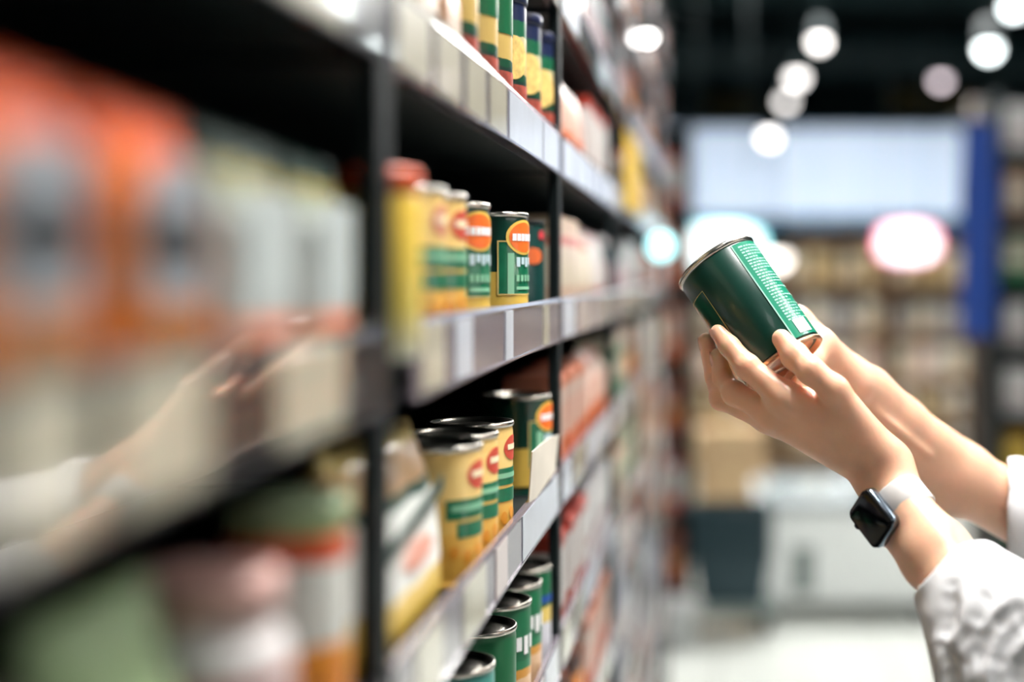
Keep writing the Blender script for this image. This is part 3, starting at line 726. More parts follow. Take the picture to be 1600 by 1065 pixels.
t = empty('basket_dolly', (0.05, 5.45, 0), label='grey wheeled dolly under the dark baskets', cat='dolly')
obj('platform', box('platform', -0.17, 0.17, -0.13, 0.13, 0.075, 0.115, 0.012, 2), mat('dolly_grey', srgb(120, 132, 128), rough=0.5), t)
for sx in (-1, 1):
    for sy in (-1, 1):
        wv = lathe('wheel', [(0.01, -0.012), (0.03, -0.012), (0.034, -0.006), (0.034, 0.006), (0.03, 0.012), (0.01, 0.012)], 18)
        o = obj('wheel', wv, M_BLACK, t, (sx * 0.13, sy * 0.09, 0.038)); o.rotation_euler = (0, math.pi / 2, 0)
M_BSK = mat('basket_dark', srgb(10, 46, 54), rough=0.45)
for k in range(6):
    s0, s1 = 0.118, 0.142
    v = []; h = 0.19; z0 = 0.1155 + k * 0.034
    ring = [(-1, -0.8), (1, -0.8), (1, 0.8), (-1, 0.8)]
    for sc_, z in ((s0, 0), (s1, h), (s1 + 0.012, h), (s1 + 0.012, h - 0.018), (s1 + 0.003, h - 0.018), (s0 + 0.003, 0.0)):
        v += [(x * sc_, y * sc_, z) for x, y in ring]
    f = [(3, 2, 1, 0)]
    for q in range(5):
        for i in range(4):
            a, b2 = q * 4 + i, q * 4 + (i + 1) % 4; f.append((a, b2, b2 + 4, a + 4))
    o = obj('shopping_basket', mesh('shopping_basket', v, f), M_BSK, None, (0.05, 5.45, z0), label='dark teal shopping basket, %s of the stack on the dolly' % ['lowest', 'second', 'third', 'fourth', 'fifth', 'topmost'][k], cat='basket', group='stacked shopping baskets')
    obj('handle', tube('handle', [(-s1 - 0.004, 0, h - 0.01), (-s1 * 0.8, -0.10, h + 0.004), (s1 * 0.8, -0.10, h + 0.004), (s1 + 0.004, 0, h - 0.01)], 0.005, 8), M_BLACK, o)
M_CARD = mat('cardboard', srgb(176, 148, 112), rough=0.8, vary=0.08)
for k, (x, y, z, a, b_, c, lb) in enumerate([(0.06, 6.9, 0.004, 0.36, 0.3, 0.22, 'brown cardboard box at the bottom of the stack behind the baskets'), (0.07, 6.9, 0.2245, 0.34, 0.28, 0.2, 'brown cardboard box in the middle of the stack behind the baskets'), (0.06, 6.9, 0.425, 0.33, 0.28, 0.2, 'brown cardboard box on top of the stack behind the baskets')]):
    o = obj('cardboard_box', box('cardboard_box', -a / 2, a / 2, -b_ / 2, b_ / 2, 0, c, 0.004), M_CARD, None, (x, y, z), 0.03 * (k - 1), label=lb, cat='box', group='stacked cardboard boxes')
    obj('tape', box('tape', -0.025, 0.025, -b_ / 2 - 0.001, b_ / 2 + 0.001, c * 0.7, c + 0.001), mat('tape', srgb(196, 172, 130), rough=0.3), o)
t = obj('bucket', lathe('bucket', [(0.07, 0), (0.075, 0.004), (0.092, 0.15), (0.098, 0.152), (0.098, 0.162), (0.09, 0.162), (0.072, 0.02), (0.01, 0.018)], 28), mat('bucket_white', srgb(196, 198, 198), rough=0.4), None, (-0.155, 5.2, 0.0035),
        label='pale round bucket on the floor beside the dolly', cat='bucket')
obj('handle', tube('handle', [(0.098 * math.cos(a), -0.03 * math.sin(a) - 0.02 * math.sin(a), 0.155 - 0.09 * math.sin(a)) for a in np.linspace(0, math.pi, 12)], 0.003, 6), M_TIN, t)

# ------------------------------------------------------------------ the raised can
HR, HH = 0.0365, 0.1085
CANC = P(1172, 488, 1.20)
DN = Vector((0.541, -0.292, -0.788)).normalized()
zl = -DN
xl = Vector((0, -1, 0)); xl = (xl - zl * xl.dot(zl)).normalized()
yl = zl.cross(xl)
CM = Matrix.Translation(CANC) @ Matrix(((xl.x, yl.x, zl.x, 0), (xl.y, yl.y, zl.y, 0), (xl.z, yl.z, zl.z, 0), (0, 0, 0, 1)))
H2 = HH / 2
can = obj('food_can', lathe('held_can', [(r, z - H2) for r, z in [(HR - 0.0008, 0.0045), (HR, 0.006), (HR, HH - 0.006), (HR - 0.0008, HH - 0.0045)]], 72), mat('held_green', srgb(2, 56, 45), rough=0.34, coat=0.15, vary=0.15, scale=25), None,
          label='dark green can held up in both hands', cat='can')
can.matrix_world = CM
obj('top_rim', lathe('top_rim', [(HR - 0.002, H2 - 0.005), (HR + 0.0004, H2 - 0.0045), (HR + 0.0012, H2 - 0.002), (HR + 0.0004, H2), (HR - 0.0012, H2), (HR - 0.0022, H2 - 0.004), (HR * 0.8, H2 - 0.004), (HR * 0.78, H2 - 0.003), (0.002, H2 - 0.003)], 72), M_TIN, can)
obj('bottom_end', lathe('bottom_end', [(0.002, -H2 + 0.004), (HR * 0.35, -H2 + 0.004), (HR * 0.38, -H2 + 0.0032), (HR * 0.62, -H2 + 0.0032), (HR * 0.65, -H2 + 0.004), (HR * 0.82, -H2 + 0.004), (HR * 0.86, -H2 + 0.005), (HR - 0.0024, -H2 + 0.005), (HR - 0.0016, -H2 + 0.0006), (HR - 0.0004, -H2), (HR + 0.0010, -H2 + 0.0008), (HR + 0.0010, -H2 + 0.0035), (HR - 0.001, -H2 + 0.0048)], 72), mat('copper_tin', srgb(206, 160, 128), rough=0.28, metal=0.9), can)
HA, HB, HC = HR + 0.0003, HR + 0.0006, HR + 0.0009
obj('text_panel', patch('text_panel', HA, 29, 122, -H2 + 0.0062, H2 - 0.0062, 26), mat('held_panel', srgb(10, 128, 98), rough=0.3, coat=0.4, vary=0.06), can)
obj('panel_edge_glint', patch('panel_edge_glint', HB, 28, 30, -H2 + 0.0062, H2 - 0.0062, 2), mat('panel_edge_glint', srgb(150, 200, 180), rough=0.3, coat=0.5), can)  # pale stripe paints the highlight along the printed panel's edge
pr = []
NR = 27
for k in range(NR):
    z = H2 - 0.011 - k * 0.0029
    a = 37.0
    end = random.uniform(62, 96) if k > 8 else random.uniform(70, 110)
    if k in (4, 9, 14): end = 60
    while a < end:
        ln = random.uniform(2.5, 8)
        pr.append(patch('w', HB, a, min(a + ln, end), z, z + random.uniform(0.0011, 0.0015), 2, 1)); a += ln + 1.6
obj('fine_print', join_meshes('fine_print', pr), mat('fine_print', srgb(150, 208, 188), rough=0.4), can, kind='stuff')
obj('white_square', patch('white_square', HC, 41, 66, -H2 + 0.0085, -H2 + 0.0215, 6), M_WHITE, can)
GZ = H2 - 0.0235
obj('gold_outline', join_meshes('gold_outline', [patch('a', HB, -38.3, -37.4, -H2 + 0.008, GZ, 1), patch('b', HB, -130, -37.4, GZ - 0.0005, GZ, 24)]), M_GOLD, can)
obj('inner_panel', patch('inner_panel', HA, -130, -38, -H2 + 0.008, GZ, 26), mat('held_inner', srgb(6, 74, 54), rough=0.28, coat=0.5), can)
obj('yellow_foot', patch('yellow_foot', HB, -125, -62, -H2 + 0.007, -H2 + 0.030, 18), M_YEL, can)
obj('dark_leaf', patch('dark_leaf', HC, -88, -64, -H2 + 0.007, -H2 + 0.018, shape='oval'), mat('leaf_dark', srgb(10, 30, 24)), can)

# ------------------------------------------------------------------ implicit surfaces for the person
def smin(a, b, k):
    h = np.clip(0.5 + 0.5 * (b - a) / k, 0, 1)
    return b * (1 - h) + a * h - k * h * (1 - h)
def capsule(p, a, b, ra, rb):
    a = np.array(a, np.float32); b = np.array(b, np.float32); ab = b - a
    t = np.clip(((p - a) @ ab) / max(1e-9, float(ab @ ab)), 0, 1)
    return np.linalg.norm(p - (a + t[..., None] * ab), axis=-1) - (ra + (rb - ra) * t)

class Grid:
    def __init__(s, lo, hi, h):
        s.lo = np.array(lo, np.float32); s.h = h
        s.n = np.ceil((np.array(hi) - s.lo) / h).astype(int) + 1
    def new(s): return np.full(tuple(s.n), 0.5, np.float32)
    def sl(s, pts, mar):
        pts = np.array([tuple(p) for p in pts])
        a = np.clip(np.floor((pts.min(0) - mar - s.lo) / s.h).astype(int), 0, s.n - 1)
        b = np.clip(np.ceil((pts.max(0) + mar - s.lo) / s.h).astype(int) + 1, 1, s.n)
        return tuple(slice(int(i), int(max(i + 1, j))) for i, j in zip(a, b))
    def pts(s, sl):
        ax = [s.lo[i] + s.h * np.arange(sl[i].start, sl[i].stop, dtype=np.float32) for i in range(3)]
        return np.stack(np.meshgrid(*ax, indexing='ij'), -1)
    def add(s, D, a, b, ra, rb, k):
        sl = s.sl((a, b), max(ra, rb) + k + 0.006)
        d = capsule(s.pts(sl), a, b, ra, rb)
        D[sl] = smin(D[sl], d, k)
    def chain(s, D, base, pts, rad, k, kin=0.004):
        """a finger: capsules blended among themselves, then with the palm, not with other fingers"""
        sl = s.sl(pts, max(rad) + k + 0.008)
        p = s.pts(sl); d = None
        for i in range(len(pts) - 1):
            c = capsule(p, pts[i], pts[i + 1], rad[i], rad[i + 1])
            d = c if d is None else smin(d, c, kin)
        D[sl] = np.minimum(D[sl], smin(base[sl], d, k))

def nets(D, lo, h):
    s = D < 0
    cnt = sum(s[i:s.shape[0] - 1 + i, j:s.shape[1] - 1 + j, k:s.shape[2] - 1 + k].astype(np.int8) for i in (0, 1) for j in (0, 1) for k in (0, 1))
    cells = np.argwhere((cnt > 0) & (cnt < 8))
    cid = np.full(cnt.shape, -1, np.int32); cid[tuple(cells.T)] = np.arange(len(cells))
    cor = np.array([(i, j, k) for i in (0, 1) for j in (0, 1) for k in (0, 1)])
    val = np.stack([D[tuple((cells + c).T)] for c in cor], 1)
    acc = np.zeros((len(cells), 3)); num = np.zeros(len(cells))
    for a in range(8):
        for b in range(a + 1, 8):
            if np.abs(cor[a] - cor[b]).sum() != 1: continue
            va, vb = val[:, a], val[:, b]; m_ = (va < 0) != (vb < 0)
            t = np.where(m_, va / np.where(m_, va - vb, 1), 0)
            acc += m_[:, None] * (cor[a] + t[:, None] * (cor[b] - cor[a])); num += m_
    V = lo + h * (cells + acc / num[:, None])
    Q = []
    for ax in range(3):
        u, v = (ax + 1) % 3, (ax + 2) % 3
        sh = [slice(None)] * 3; sh2 = [slice(None)] * 3
        sh[ax] = slice(0, -1); sh2[ax] = slice(1, None)
        ch = s[tuple(sh)] != s[tuple(sh2)]
        e = np.argwhere(ch)
        e = e[(e[:, u] > 0) & (e[:, v] > 0) & (e[:, u] < cnt.shape[u]) & (e[:, v] < cnt.shape[v])]
        du = np.zeros(3, int); du[u] = 1; dv = np.zeros(3, int); dv[v] = 1
        q = np.stack([cid[tuple((e - du - dv).T)], cid[tuple((e - dv).T)], cid[tuple(e.T)], cid[tuple((e - du).T)]], 1)
        ins = s[tuple(e.T)]
        q[~ins] = q[~ins][:, ::-1]
        Q.append(q)
    return V, np.concatenate(Q)

def to_mesh(name, parts):
    v, f = [], []; o = 0
    Vs = np.concatenate([p[0] for p in parts]); Qs = []
    for V, Q in parts: Qs.append(Q + o); o += len(V)
    Qs = np.concatenate(Qs)
    uq, inv = np.unique(Qs, return_inverse=True); Vs = Vs[uq]; Qs = inv.reshape(Qs.shape)
    me = bpy.data.meshes.new(name)
    me.vertices.add(len(Vs)); me.vertices.foreach_set('co', Vs.astype(np.float32).ravel())
    me.loops.add(Qs.size); me.loops.foreach_set('vertex_index', Qs.astype(np.int32).ravel())
    me.polygons.add(len(Qs)); me.polygons.foreach_set('loop_start', np.arange(0, Qs.size, 4, dtype=np.int32))
    me.polygons.foreach_set('loop_total', np.full(len(Qs), 4, np.int32))
    me.polygons.foreach_set('use_smooth', np.ones(len(Qs), bool))
    me.update(calc_edges=True); me.validate()
    return me
def relax(V, Q, it=4, f=0.5):
    for _ in range(it):
        acc = np.zeros_like(V); n = np.zeros(len(V))
        for a, b in ((0, 1), (1, 2), (2, 3), (3, 0)):
            np.add.at(acc, Q[:, a], V[Q[:, b]]); np.add.at(n, Q[:, a], 1)
            np.add.at(acc, Q[:, b], V[Q[:, a]]); np.add.at(n, Q[:, b], 1)
        V = V + f * (acc / n[:, None] - V)
    return V

def on_can(px, py, off, far=False):
    """point seen at (px, py) at distance HR+off from the can's axis (or the closest to it)"""
    o = Vector((0, 0, EYE)); d = (P(px, py, 1.0) - o)
    ro = HR + off
    oc = o - CANC
    dp = d - DN * d.dot(DN); op = oc - DN * oc.dot(DN)
    A, B, Cc = dp.dot(dp), 2 * dp.dot(op), op.dot(op) - ro * ro
    disc = B * B - 4 * A * Cc
    if disc < 0: t = -B / (2 * A)
    else: t = (-B + (math.sqrt(disc) if far else -math.sqrt(disc))) / (2 * A)
    return o + d * t

# ---- left arm (nearer to the viewer, with the watch)
h = 0.0015
i_tip = on_can(1122, 519, 0.0055); i_dip = on_can(1140, 541, 0.0072); i_pip = on_can(1168, 573, 0.0095)
i_mcp = P(1230, 624, 1.138)
t_tip = on_can(1221, 529, 0.0065); t_ip = on_can(1242, 556, 0.0100); t_mid = P(1267, 579, 1.126); t_mcp = P(1304, 609, 1.124); t_cmc = P(1362, 694, 1.138)
m_mcp = P(1208, 646, 1.152); m_pip = P(1147, 614, 1.170); m_dip = P(1129, 589, 1.192); m_tip = on_can(1122, 556, 0.007)
r_mcp = P(1200, 652, 1.166); r_pip = P(1127, 622, 1.190); r_dip = P(1117, 588, 1.212); r_tip = on_can(1103, 532, 0.0066)
p_mcp = P(1213, 660, 1.186); p_pip = P(1156, 632, 1.214); p_dip = P(1140, 600, 1.238); p_tip = P(1138, 560, 1.252)
W0, W1, W2, W3 = P(1385, 737, 1.148), P(1404, 798, 1.127), P(1462, 867, 1.09), P(1575, 1000, 1.02)
AX = Vector((0.52, -0.54, -0.66)).normalized()          # towards the elbow
NF = Vector((-0.773, -0.628, -0.093)); NF = (NF - AX * NF.dot(AX)).normalized()   # out of the watch face
SD = AX.cross(NF).normalized()
allp = [i_tip, i_mcp, t_tip, t_cmc, m_tip, m_pip, r_tip, r_pip, p_tip, p_pip, W0, W2, P(1500, 912, 1.066)]
lo = np.min([tuple(p) for p in allp], 0) - 0.045; hi = np.max([tuple(p) for p in allp], 0) + 0.045
g = Grid(lo, hi, h); palm = g.new()
# palm: five metacarpals blended into one
wi, wm, wr, wp = P(1378, 712, 1.138), P(1374, 723, 1.148), P(1368, 732, 1.158), P(1364, 737, 1.166)
g.add(palm, i_mcp, wi, 0.0128, 0.0150, 0.008)
g.add(palm, m_mcp, wm, 0.0124, 0.0150, 0.012)
g.add(palm, r_mcp, wr, 0.0116, 0.0145, 0.012)
g.add(palm, p_mcp, wp, 0.0108, 0.0140, 0.012)
g.add(palm, t_mcp, t_cmc, 0.0110, 0.0165, 0.008)
g.add(palm, P(1300, 655, 1.142), P(1345, 692, 1.146), 0.015, 0.017, 0.012)
g.add(palm, P(1262, 630, 1.148), P(1300, 640, 1.142), 0.0125, 0.014, 0.008)   # web of the thumb
g.add(palm, P(1258, 606, 1.168), P(1290, 622, 1.160), 0.0135, 0.0135, 0.005)
# forearm: two bones side by side
off1, off2 = SD * 0.0085, SD * -0.0085
g.add(palm, W0 + off1 * 0.9, W1 + off1, 0.0185, 0.0185, 0.014)
g.add(palm, W0 + off2 * 0.9, W1 + off2, 0.0185, 0.0185, 0.014)
g.add(palm, W1 + off1, W2 + off1 * 0.9, 0.0185, 0.0225, 0.01)
g.add(palm, W1 + off2, W2 + off2 * 0.9, 0.0185, 0.0225, 0.01)
g.add(palm, W2, W3, 0.0265, 0.033, 0.01)
g.add(palm, W0 + SD * 0.013 + NF * 0.008, W0 + SD * 0.0132 + NF * 0.008, 0.0095, 0.0095, 0.016)    # wrist bone
D = palm.copy()
g.chain(D, palm, [i_mcp, i_pip, i_dip, i_tip], [0.0122, 0.0098, 0.0085, 0.0068], 0.010)
g.chain(D, palm, [m_mcp, m_pip, m_dip, m_tip], [0.0112, 0.0092, 0.0082, 0.0070], 0.006)
g.chain(D, palm, [r_mcp, r_pip, r_dip, r_tip], [0.0115, 0.0093, 0.0082, 0.0068], 0.008)
g.chain(D, palm, [p_mcp, p_pip, p_dip, p_tip], [0.0105, 0.0082, 0.0072, 0.0060], 0.008)
g.chain(D, palm, [t_mcp, t_mid, t_ip, t_tip], [0.0112, 0.0105, 0.0102, 0.0080], 0.006, 0.006)
# knuckle swellings
for c, r in ((i_pip, 0.0102), (m_pip, 0.0103), (r_pip, 0.0098), (t_ip, 0.0106)):
    sl = g.sl((c,), 0.03); D[sl] = smin(D[sl], capsule(g.pts(sl), c, c + Vector((0.0001, 0, 0)), r, r), 0.003)
# press the fingers against the can: nothing inside it
sl = g.sl((CANC,), 0.09); pp = g.pts(sl) - np.array(tuple(CANC), np.float32)
ax_ = pp @ np.array(tuple(DN), np.float32)
rad_ = np.linalg.norm(pp - ax_[..., None] * np.array(tuple(DN), np.float32), axis=-1)
cyl = np.maximum(rad_ - (HR + 0.0013), np.abs(ax_) - (H2 + 0.0006))
D[sl] = np.maximum(D[sl], -cyl)
V, Q = nets(D, g.lo, h); V = relax(V, Q, 3)
arm_left = (V, Q)

# ---- right arm (behind the can)
lo = np.array(tuple(P(1150, 700, 1.30))); 
w0 = P(1352, 622, 1.300); w1 = P(1400, 672, 1.318); w2 = P(1500, 745, 1.345); w3 = P(1700, 860, 1.39)
fm = [P(1246, 500, 1.262), P(1254, 522, 1.266), P(1262, 546, 1.268), P(1266, 568, 1.268)]
allp = fm + [w0, w3, P(1120, 420, 1.27), P(1230, 600, 1.25)]
lo = np.min([tuple(p) for p in allp], 0) - 0.05; hi = np.max([tuple(p) for p in allp], 0) + 0.05
g2 = Grid(lo, hi, 0.0018); palm = g2.new()
wv = [P(1328, 588, 1.292), P(1330, 600, 1.294), P(1332, 612, 1.294), P(1334, 622, 1.292)]
for k in range(4): g2.add(palm, fm[k], wv[k], 0.0118, 0.0165, 0.012)
g2.add(palm, P(1280, 538, 1.246), P(1330, 600, 1.270), 0.0155, 0.0195, 0.014)      # ball of the thumb, towards the viewer
g2.add(palm, P(1330, 600, 1.285), w0, 0.0205, 0.0215, 0.014)
g2.add(palm, w0 + Vector((0.006, 0, 0.008)), w1 + Vector((0.006, 0, 0.009)), 0.0195, 0.0215, 0.014)
g2.add(palm, w0 - Vector((0.004, 0, 0.010)), w1 - Vector((0.004, 0, 0.012)), 0.0195, 0.0215, 0.014)
g2.add(palm, w1 + Vector((0.005, 0, 0.008)), w2 + Vector((0.004, 0, 0.006)), 0.0215, 0.026, 0.010)
g2.add(palm, w1 - Vector((0.005, 0, 0.010)), w2 - Vector((0.004, 0, 0.012)), 0.0215, 0.027, 0.010)
g2.add(palm, w2, w3, 0.031, 0.034, 0.010)
for oy in (-0.004, 0.006):   # tendons of the wrist
    g2.add(palm, P(1352, 628, 1.277) + Vector((oy, 0, -oy)), P(1440, 700, 1.306) + Vector((oy, 0, -oy)), 0.0028, 0.0020, 0.006)
D = palm.copy()
fend = [(1150, 455), (1158, 478), (1172, 503), (1190, 530)]
for k, (px, py) in enumerate(fend):
    a = fm[k]; tip = on_can(px, py, 0.0075, far=True)
    q1 = on_can((px * 0.35 + 0.65 * (1246 + 7 * k)), py * 0.35 + 0.65 * (500 + 22 * k), 0.0105, far=True); q2 = on_can((px * 0.72 + 0.28 * (1246 + 7 * k)), py * 0.72 + 0.28 * (500 + 22 * k), 0.009, far=True)
    g2.chain(D, palm, [a, q1, q2, tip], [0.0115, 0.0098, 0.0088, 0.0072], 0.009)
g2.chain(D, palm, [P(1283, 543, 1.243), P(1266, 566, 1.222), P(1250, 588, 1.208), P(1236, 600, 1.200)], [0.0125, 0.0118, 0.0108, 0.0085], 0.010)
sl = g2.sl((CANC,), 0.09); pp = g2.pts(sl) - np.array(tuple(CANC), np.float32)
ax_ = pp @ np.array(tuple(DN), np.float32)
rad_ = np.linalg.norm(pp - ax_[..., None] * np.array(tuple(DN), np.float32), axis=-1)
cyl = np.maximum(rad_ - (HR + 0.0013), np.abs(ax_) - (H2 + 0.0006))
D[sl] = np.maximum(D[sl], -cyl)
V, Q = nets(D, g2.lo, 0.0018); V = relax(V, Q, 3)
arm_right = (V, Q)

# ---- shirt with rolled sleeves
eL = Vector((0.335, 0.955, 0.985)); shL = Vector((0.60, 0.90, 1.33))
eR = Vector((0.52, 1.43, 1.06)); shR = Vector((0.62, 1.29, 1.33))
cuffL = P(1502, 905, 1.070); midL = P(1570, 992, 1.03)
cuffR = P(1584, 806, 1.363)
# torso and upper arms
hs = 0.006
g3 = Grid((0.26, 0.74, 0.80), (0.86, 1.58, 1.45), hs); S = g3.new()
elL = eL + Vector((0.02, 0.0, 0.02))
g3.add(S, elL, shL, 0.058, 0.082, 0.02)
g3.add(S, eR, shR, 0.055, 0.080, 0.02)
g3.add(S, Vector((0.66, 0.94, 1.31)), Vector((0.66, 1.25, 1.31)), 0.085, 0.085, 0.04)
g3.add(S, Vector((0.66, 1.0, 1.25)), Vector((0.66, 1.0, 0.86)), 0.115, 0.125, 0.04)
g3.add(S, Vector((0.66, 1.19, 1.25)), Vector((0.66, 1.19, 0.86)), 0.115, 0.125, 0.04)
fullsl = lambda gg: tuple(slice(0, int(n_)) for n_ in gg.n)
pp = g3.pts(fullsl(g3))
S += (0.003 * np.sin(pp[..., 2] * 55 + 20 * pp[..., 0])).astype(np.float32)
V, Q = nets(S, g3.lo, hs); V = relax(V, Q, 2)
shirt = (V, Q)
# left sleeve, fine, with folds pressed in
hq = 0.002
g8 = Grid((0.13, 0.87, 0.86), (0.42, 1.15, 1.20), hq); S = g8.new()
g8.add(S, cuffL - (midL - cuffL) * 0.1, midL, 0.035, 0.050, 0.01)
g8.add(S, midL, eL, 0.050, 0.060, 0.02)
g8.add(S, P(1500, 970, 1.035), P(1552, 1060, 1.01), 0.012, 0.040, 0.03)
g8.add(S, eL, elL + (shL - eL) * 0.12, 0.060, 0.062, 0.02)
g8.add(S, W2 + (W3 - W2) * 0.28, W3, 0.035, 0.040, 0.012)
pp = g8.pts(fullsl(g8))
S += (0.0003 * np.sin(pp[..., 0] * 210 + 5 * np.sin(pp[..., 2] * 60)) + 0.0003 * np.sin(pp[..., 2] * 170 + 90 * pp[..., 0])).astype(np.float32)
def surf_at(px, py):
    o = np.array((0, 0, EYE), np.float32); d = np.array(tuple(P(px, py, 1.0)), np.float32) - o
    ts = np.arange(0.88, 1.13, 0.0015, dtype=np.float32)
    q = o + ts[:, None] * d
    ix = np.round((q - g8.lo) / hq).astype(int)
    ok = ((ix >= 0) & (ix < g8.n)).all(1); ix = np.clip(ix, 0, g8.n - 1)
    ins = ok & (S[tuple(ix.T)] < 0)
    k = int(np.argmax(ins)) if ins.any() else len(ts) // 2
    return Vector(tuple(q[k]))
grooves = [([(1486, 915), (1481, 950), (1474, 1000)], 0.0060), ([(1500, 1008), (1524, 978), (1544, 935), (1566, 905)], 0.0050), ([(1527, 1090), (1524, 1030), (1536, 990), (1566, 966), (1590, 955)], 0.0070),
           ([(1560, 1090), (1562, 1030), (1580, 992), (1606, 968)], 0.0075), ([(1588, 1090), (1590, 1045), (1606, 1015)], 0.008), ([(1470, 1008), (1484, 1030), (1490, 1090)], 0.0065), ([(1508, 1090), (1506, 1045), (1512, 1015)], 0.005)]
cutd = []
for line, r in grooves:
    L = np.array(line, float); seg = np.r_[0, np.cumsum(np.linalg.norm(np.diff(L, axis=0), axis=1))]; seg /= seg[-1]
    ts = np.linspace(0, 1, 15); xy = np.stack([np.interp(ts, seg, L[:, 0]), np.interp(ts, seg, L[:, 1])], 1)
    for _ in range(2): xy[1:-1] = 0.5 * xy[1:-1] + 0.25 * (xy[:-2] + xy[2:])
    pts_ = [surf_at(*q) for q in xy]
    cutd += [(pts_[k], pts_[k + 1], r * (0.25 + 0.75 * math.sin(math.pi * (k + 0.5) / 14))) for k in range(14)]
GR = np.full(S.shape, 0.5, np.float32)
for a, b, r in cutd:
    sl = g8.sl((a, b), r + 0.026)
    c = capsule(g8.pts(sl), a, b, r, r)
    GR[sl] = np.minimum(GR[sl], c)
S = -smin(-S, GR, 0.012)
dL = (midL - cuffL).normalized()
dist = (pp - np.array(tuple(cuffL), np.float32)) @ np.array(tuple(dL), np.float32)
S = np.maximum(S, -dist - 0.001 + 0.003 * np.sin(pp[..., 2] * 140))
hole = capsule(pp, W2 - (W3 - W2) * 0.4, W3, 0.0285, 0.033)
S = np.where(dist < 0.022, np.maximum(S, -hole), S)
V, Q = nets(S, g8.lo, hq); sleeve_l = (relax(V, Q, 3), Q)
# right sleeve
g9 = Grid((0.22, 1.28, 0.98), (0.58, 1.52, 1.22), 0.003); S = g9.new()
g9.add(S, cuffR, eR, 0.050, 0.059, 0.01)
wc = w2 + (w3 - w2) * 0.40
g9.add(S, wc, w3, 0.047, 0.050, 0.006)
g9.add(S, eR, eR + (shR - eR) * 0.15, 0.057, 0.06, 0.02)
pp = g9.pts(fullsl(g9))
dR = Vector((0.979, -0.205, 0.0)).normalized()
distR = (pp - np.array(tuple(cuffR), np.float32)) @ np.array(tuple(dR), np.float32)
S += (0.0006 * np.sin(pp[..., 0] * 160 + pp[..., 2] * 60)).astype(np.float32)
S -= np.where(distR < 0.03, 0.0015, 0).astype(np.float32)
S = np.maximum(S, -distR - 0.006)
def right_arm_sdf(p):
    o1, o2, o3, o4 = Vector((0.005, 0, 0.008)), Vector((0.004, 0, 0.006)), Vector((0.005, 0, 0.010)), Vector((0.004, 0, 0.012))
    d = capsule(p, w1 + o1, w2 + o2, 0.0215, 0.026)
    d = smin(d, capsule(p, w1 - o3, w2 - o4, 0.0215, 0.027), 0.010)
    return smin(d, capsule(p, w2, w3, 0.031, 0.034), 0.010)
ra = right_arm_sdf(pp)
S = np.where(distR > -0.006, np.minimum(S, np.maximum(ra - 0.0065, -distR - 0.006)), S)
hole = ra - 0.0025
S = np.where(distR < 0.014, np.maximum(S, -hole), S)
V, Q = nets(S, g9.lo, 0.003); sleeve_r = (relax(V, Q, 2), Q)

person = empty('person', (0.66, 1.1, 0.004), label='person in a white shirt with rolled sleeves, both arms reaching in from the right', cat='person')
def pobj(nm, me, m_, **kw):
    o = obj(nm, me, m_, person, **kw); o.location = -person.location; return o
# rest of the figure, outside the picture: head, neck, hips and legs, at a coarse step
g4 = Grid((0.48, 0.90, 1.28), (0.86, 1.30, 1.80), 0.006); B = g4.new()
g4.add(B, Vector((0.67, 1.095, 1.30)), Vector((0.655, 1.095, 1.47)), 0.056, 0.052, 0.02)
g4.add(B, Vector((0.655, 1.095, 1.63)), Vector((0.645, 1.095, 1.58)), 0.088, 0.080, 0.02)
g4.add(B, Vector((0.625, 1.095, 1.52)), Vector((0.60, 1.095, 1.50)), 0.050, 0.038, 0.03)
g4.add(B, Vector((0.575, 1.095, 1.585)), Vector((0.558, 1.095, 1.555)), 0.010, 0.014, 0.012)
for s_ in (-1, 1):
    g4.add(B, Vector((0.668, 1.095 + s_ * 0.082, 1.58)), Vector((0.665, 1.095 + s_ * 0.080, 1.55)), 0.016, 0.010, 0.006)
    sl = g4.sl((Vector((0.565, 1.095 + s_ * 0.034, 1.592)),), 0.03)
    B[sl] = np.maximum(B[sl], -capsule(g4.pts(sl), Vector((0.556, 1.095 + s_ * 0.036, 1.592)), Vector((0.556, 1.095 + s_ * 0.026, 1.592)), 0.012, 0.012))
V, Q = nets(B, g4.lo, 0.006)
def weld(parts, ways):
    """joins the islands into one surface: loft from a face of each arm's hidden end to a face of the neck"""
    VV = np.concatenate([p[0] for p in parts]); off = np.cumsum([0] + [len(p[0]) for p in parts]); QQ = [p[1] + off[i] for i, p in enumerate(parts)]
    main = QQ[-1]; extra = []
    for i, way in enumerate(ways):
        c = VV[QQ[i]].mean(1); a = int(np.argmin(np.linalg.norm(c - np.array(tuple(way[0])), axis=1)))
        c2 = VV[main].mean(1); b = int(np.argmin(np.linalg.norm(c2 - np.array(tuple(way[-1])), axis=1)))
        qa, qb = QQ[i][a].copy(), main[b].copy()
        QQ[i] = np.delete(QQ[i], a, 0); main = np.delete(main, b, 0); QQ[-1] = main
        prev = list(qa)
        for wpt in way[1:-1]:
            n0 = len(VV); ctr = VV[prev].mean(0); loc = VV[prev] - ctr
            loc = loc / np.linalg.norm(loc, axis=1)[:, None] * 0.03
            VV = np.concatenate([VV, np.array(tuple(wpt)) + loc]); cur = [n0, n0 + 1, n0 + 2, n0 + 3]
            for k in range(4): extra.append((prev[k], prev[(k + 1) % 4], cur[(k + 1) % 4], cur[k]))
            prev = cur
        best = min(range(8), key=lambda s_: sum(np.linalg.norm(VV[prev[k]] - VV[(list(qb)[::-1] if s_ > 3 else list(qb))[(k + s_) % 4]]) for k in range(4)) + (0 if s_ > 3 else 1e3))
        tgt = [list(qb)[::-1][(k + best) % 4] for k in range(4)]
        for k in range(4): extra.append((prev[k], prev[(k + 1) % 4], tgt[(k + 1) % 4], tgt[k]))
    return VV, np.concatenate(QQ + [np.array(extra)])
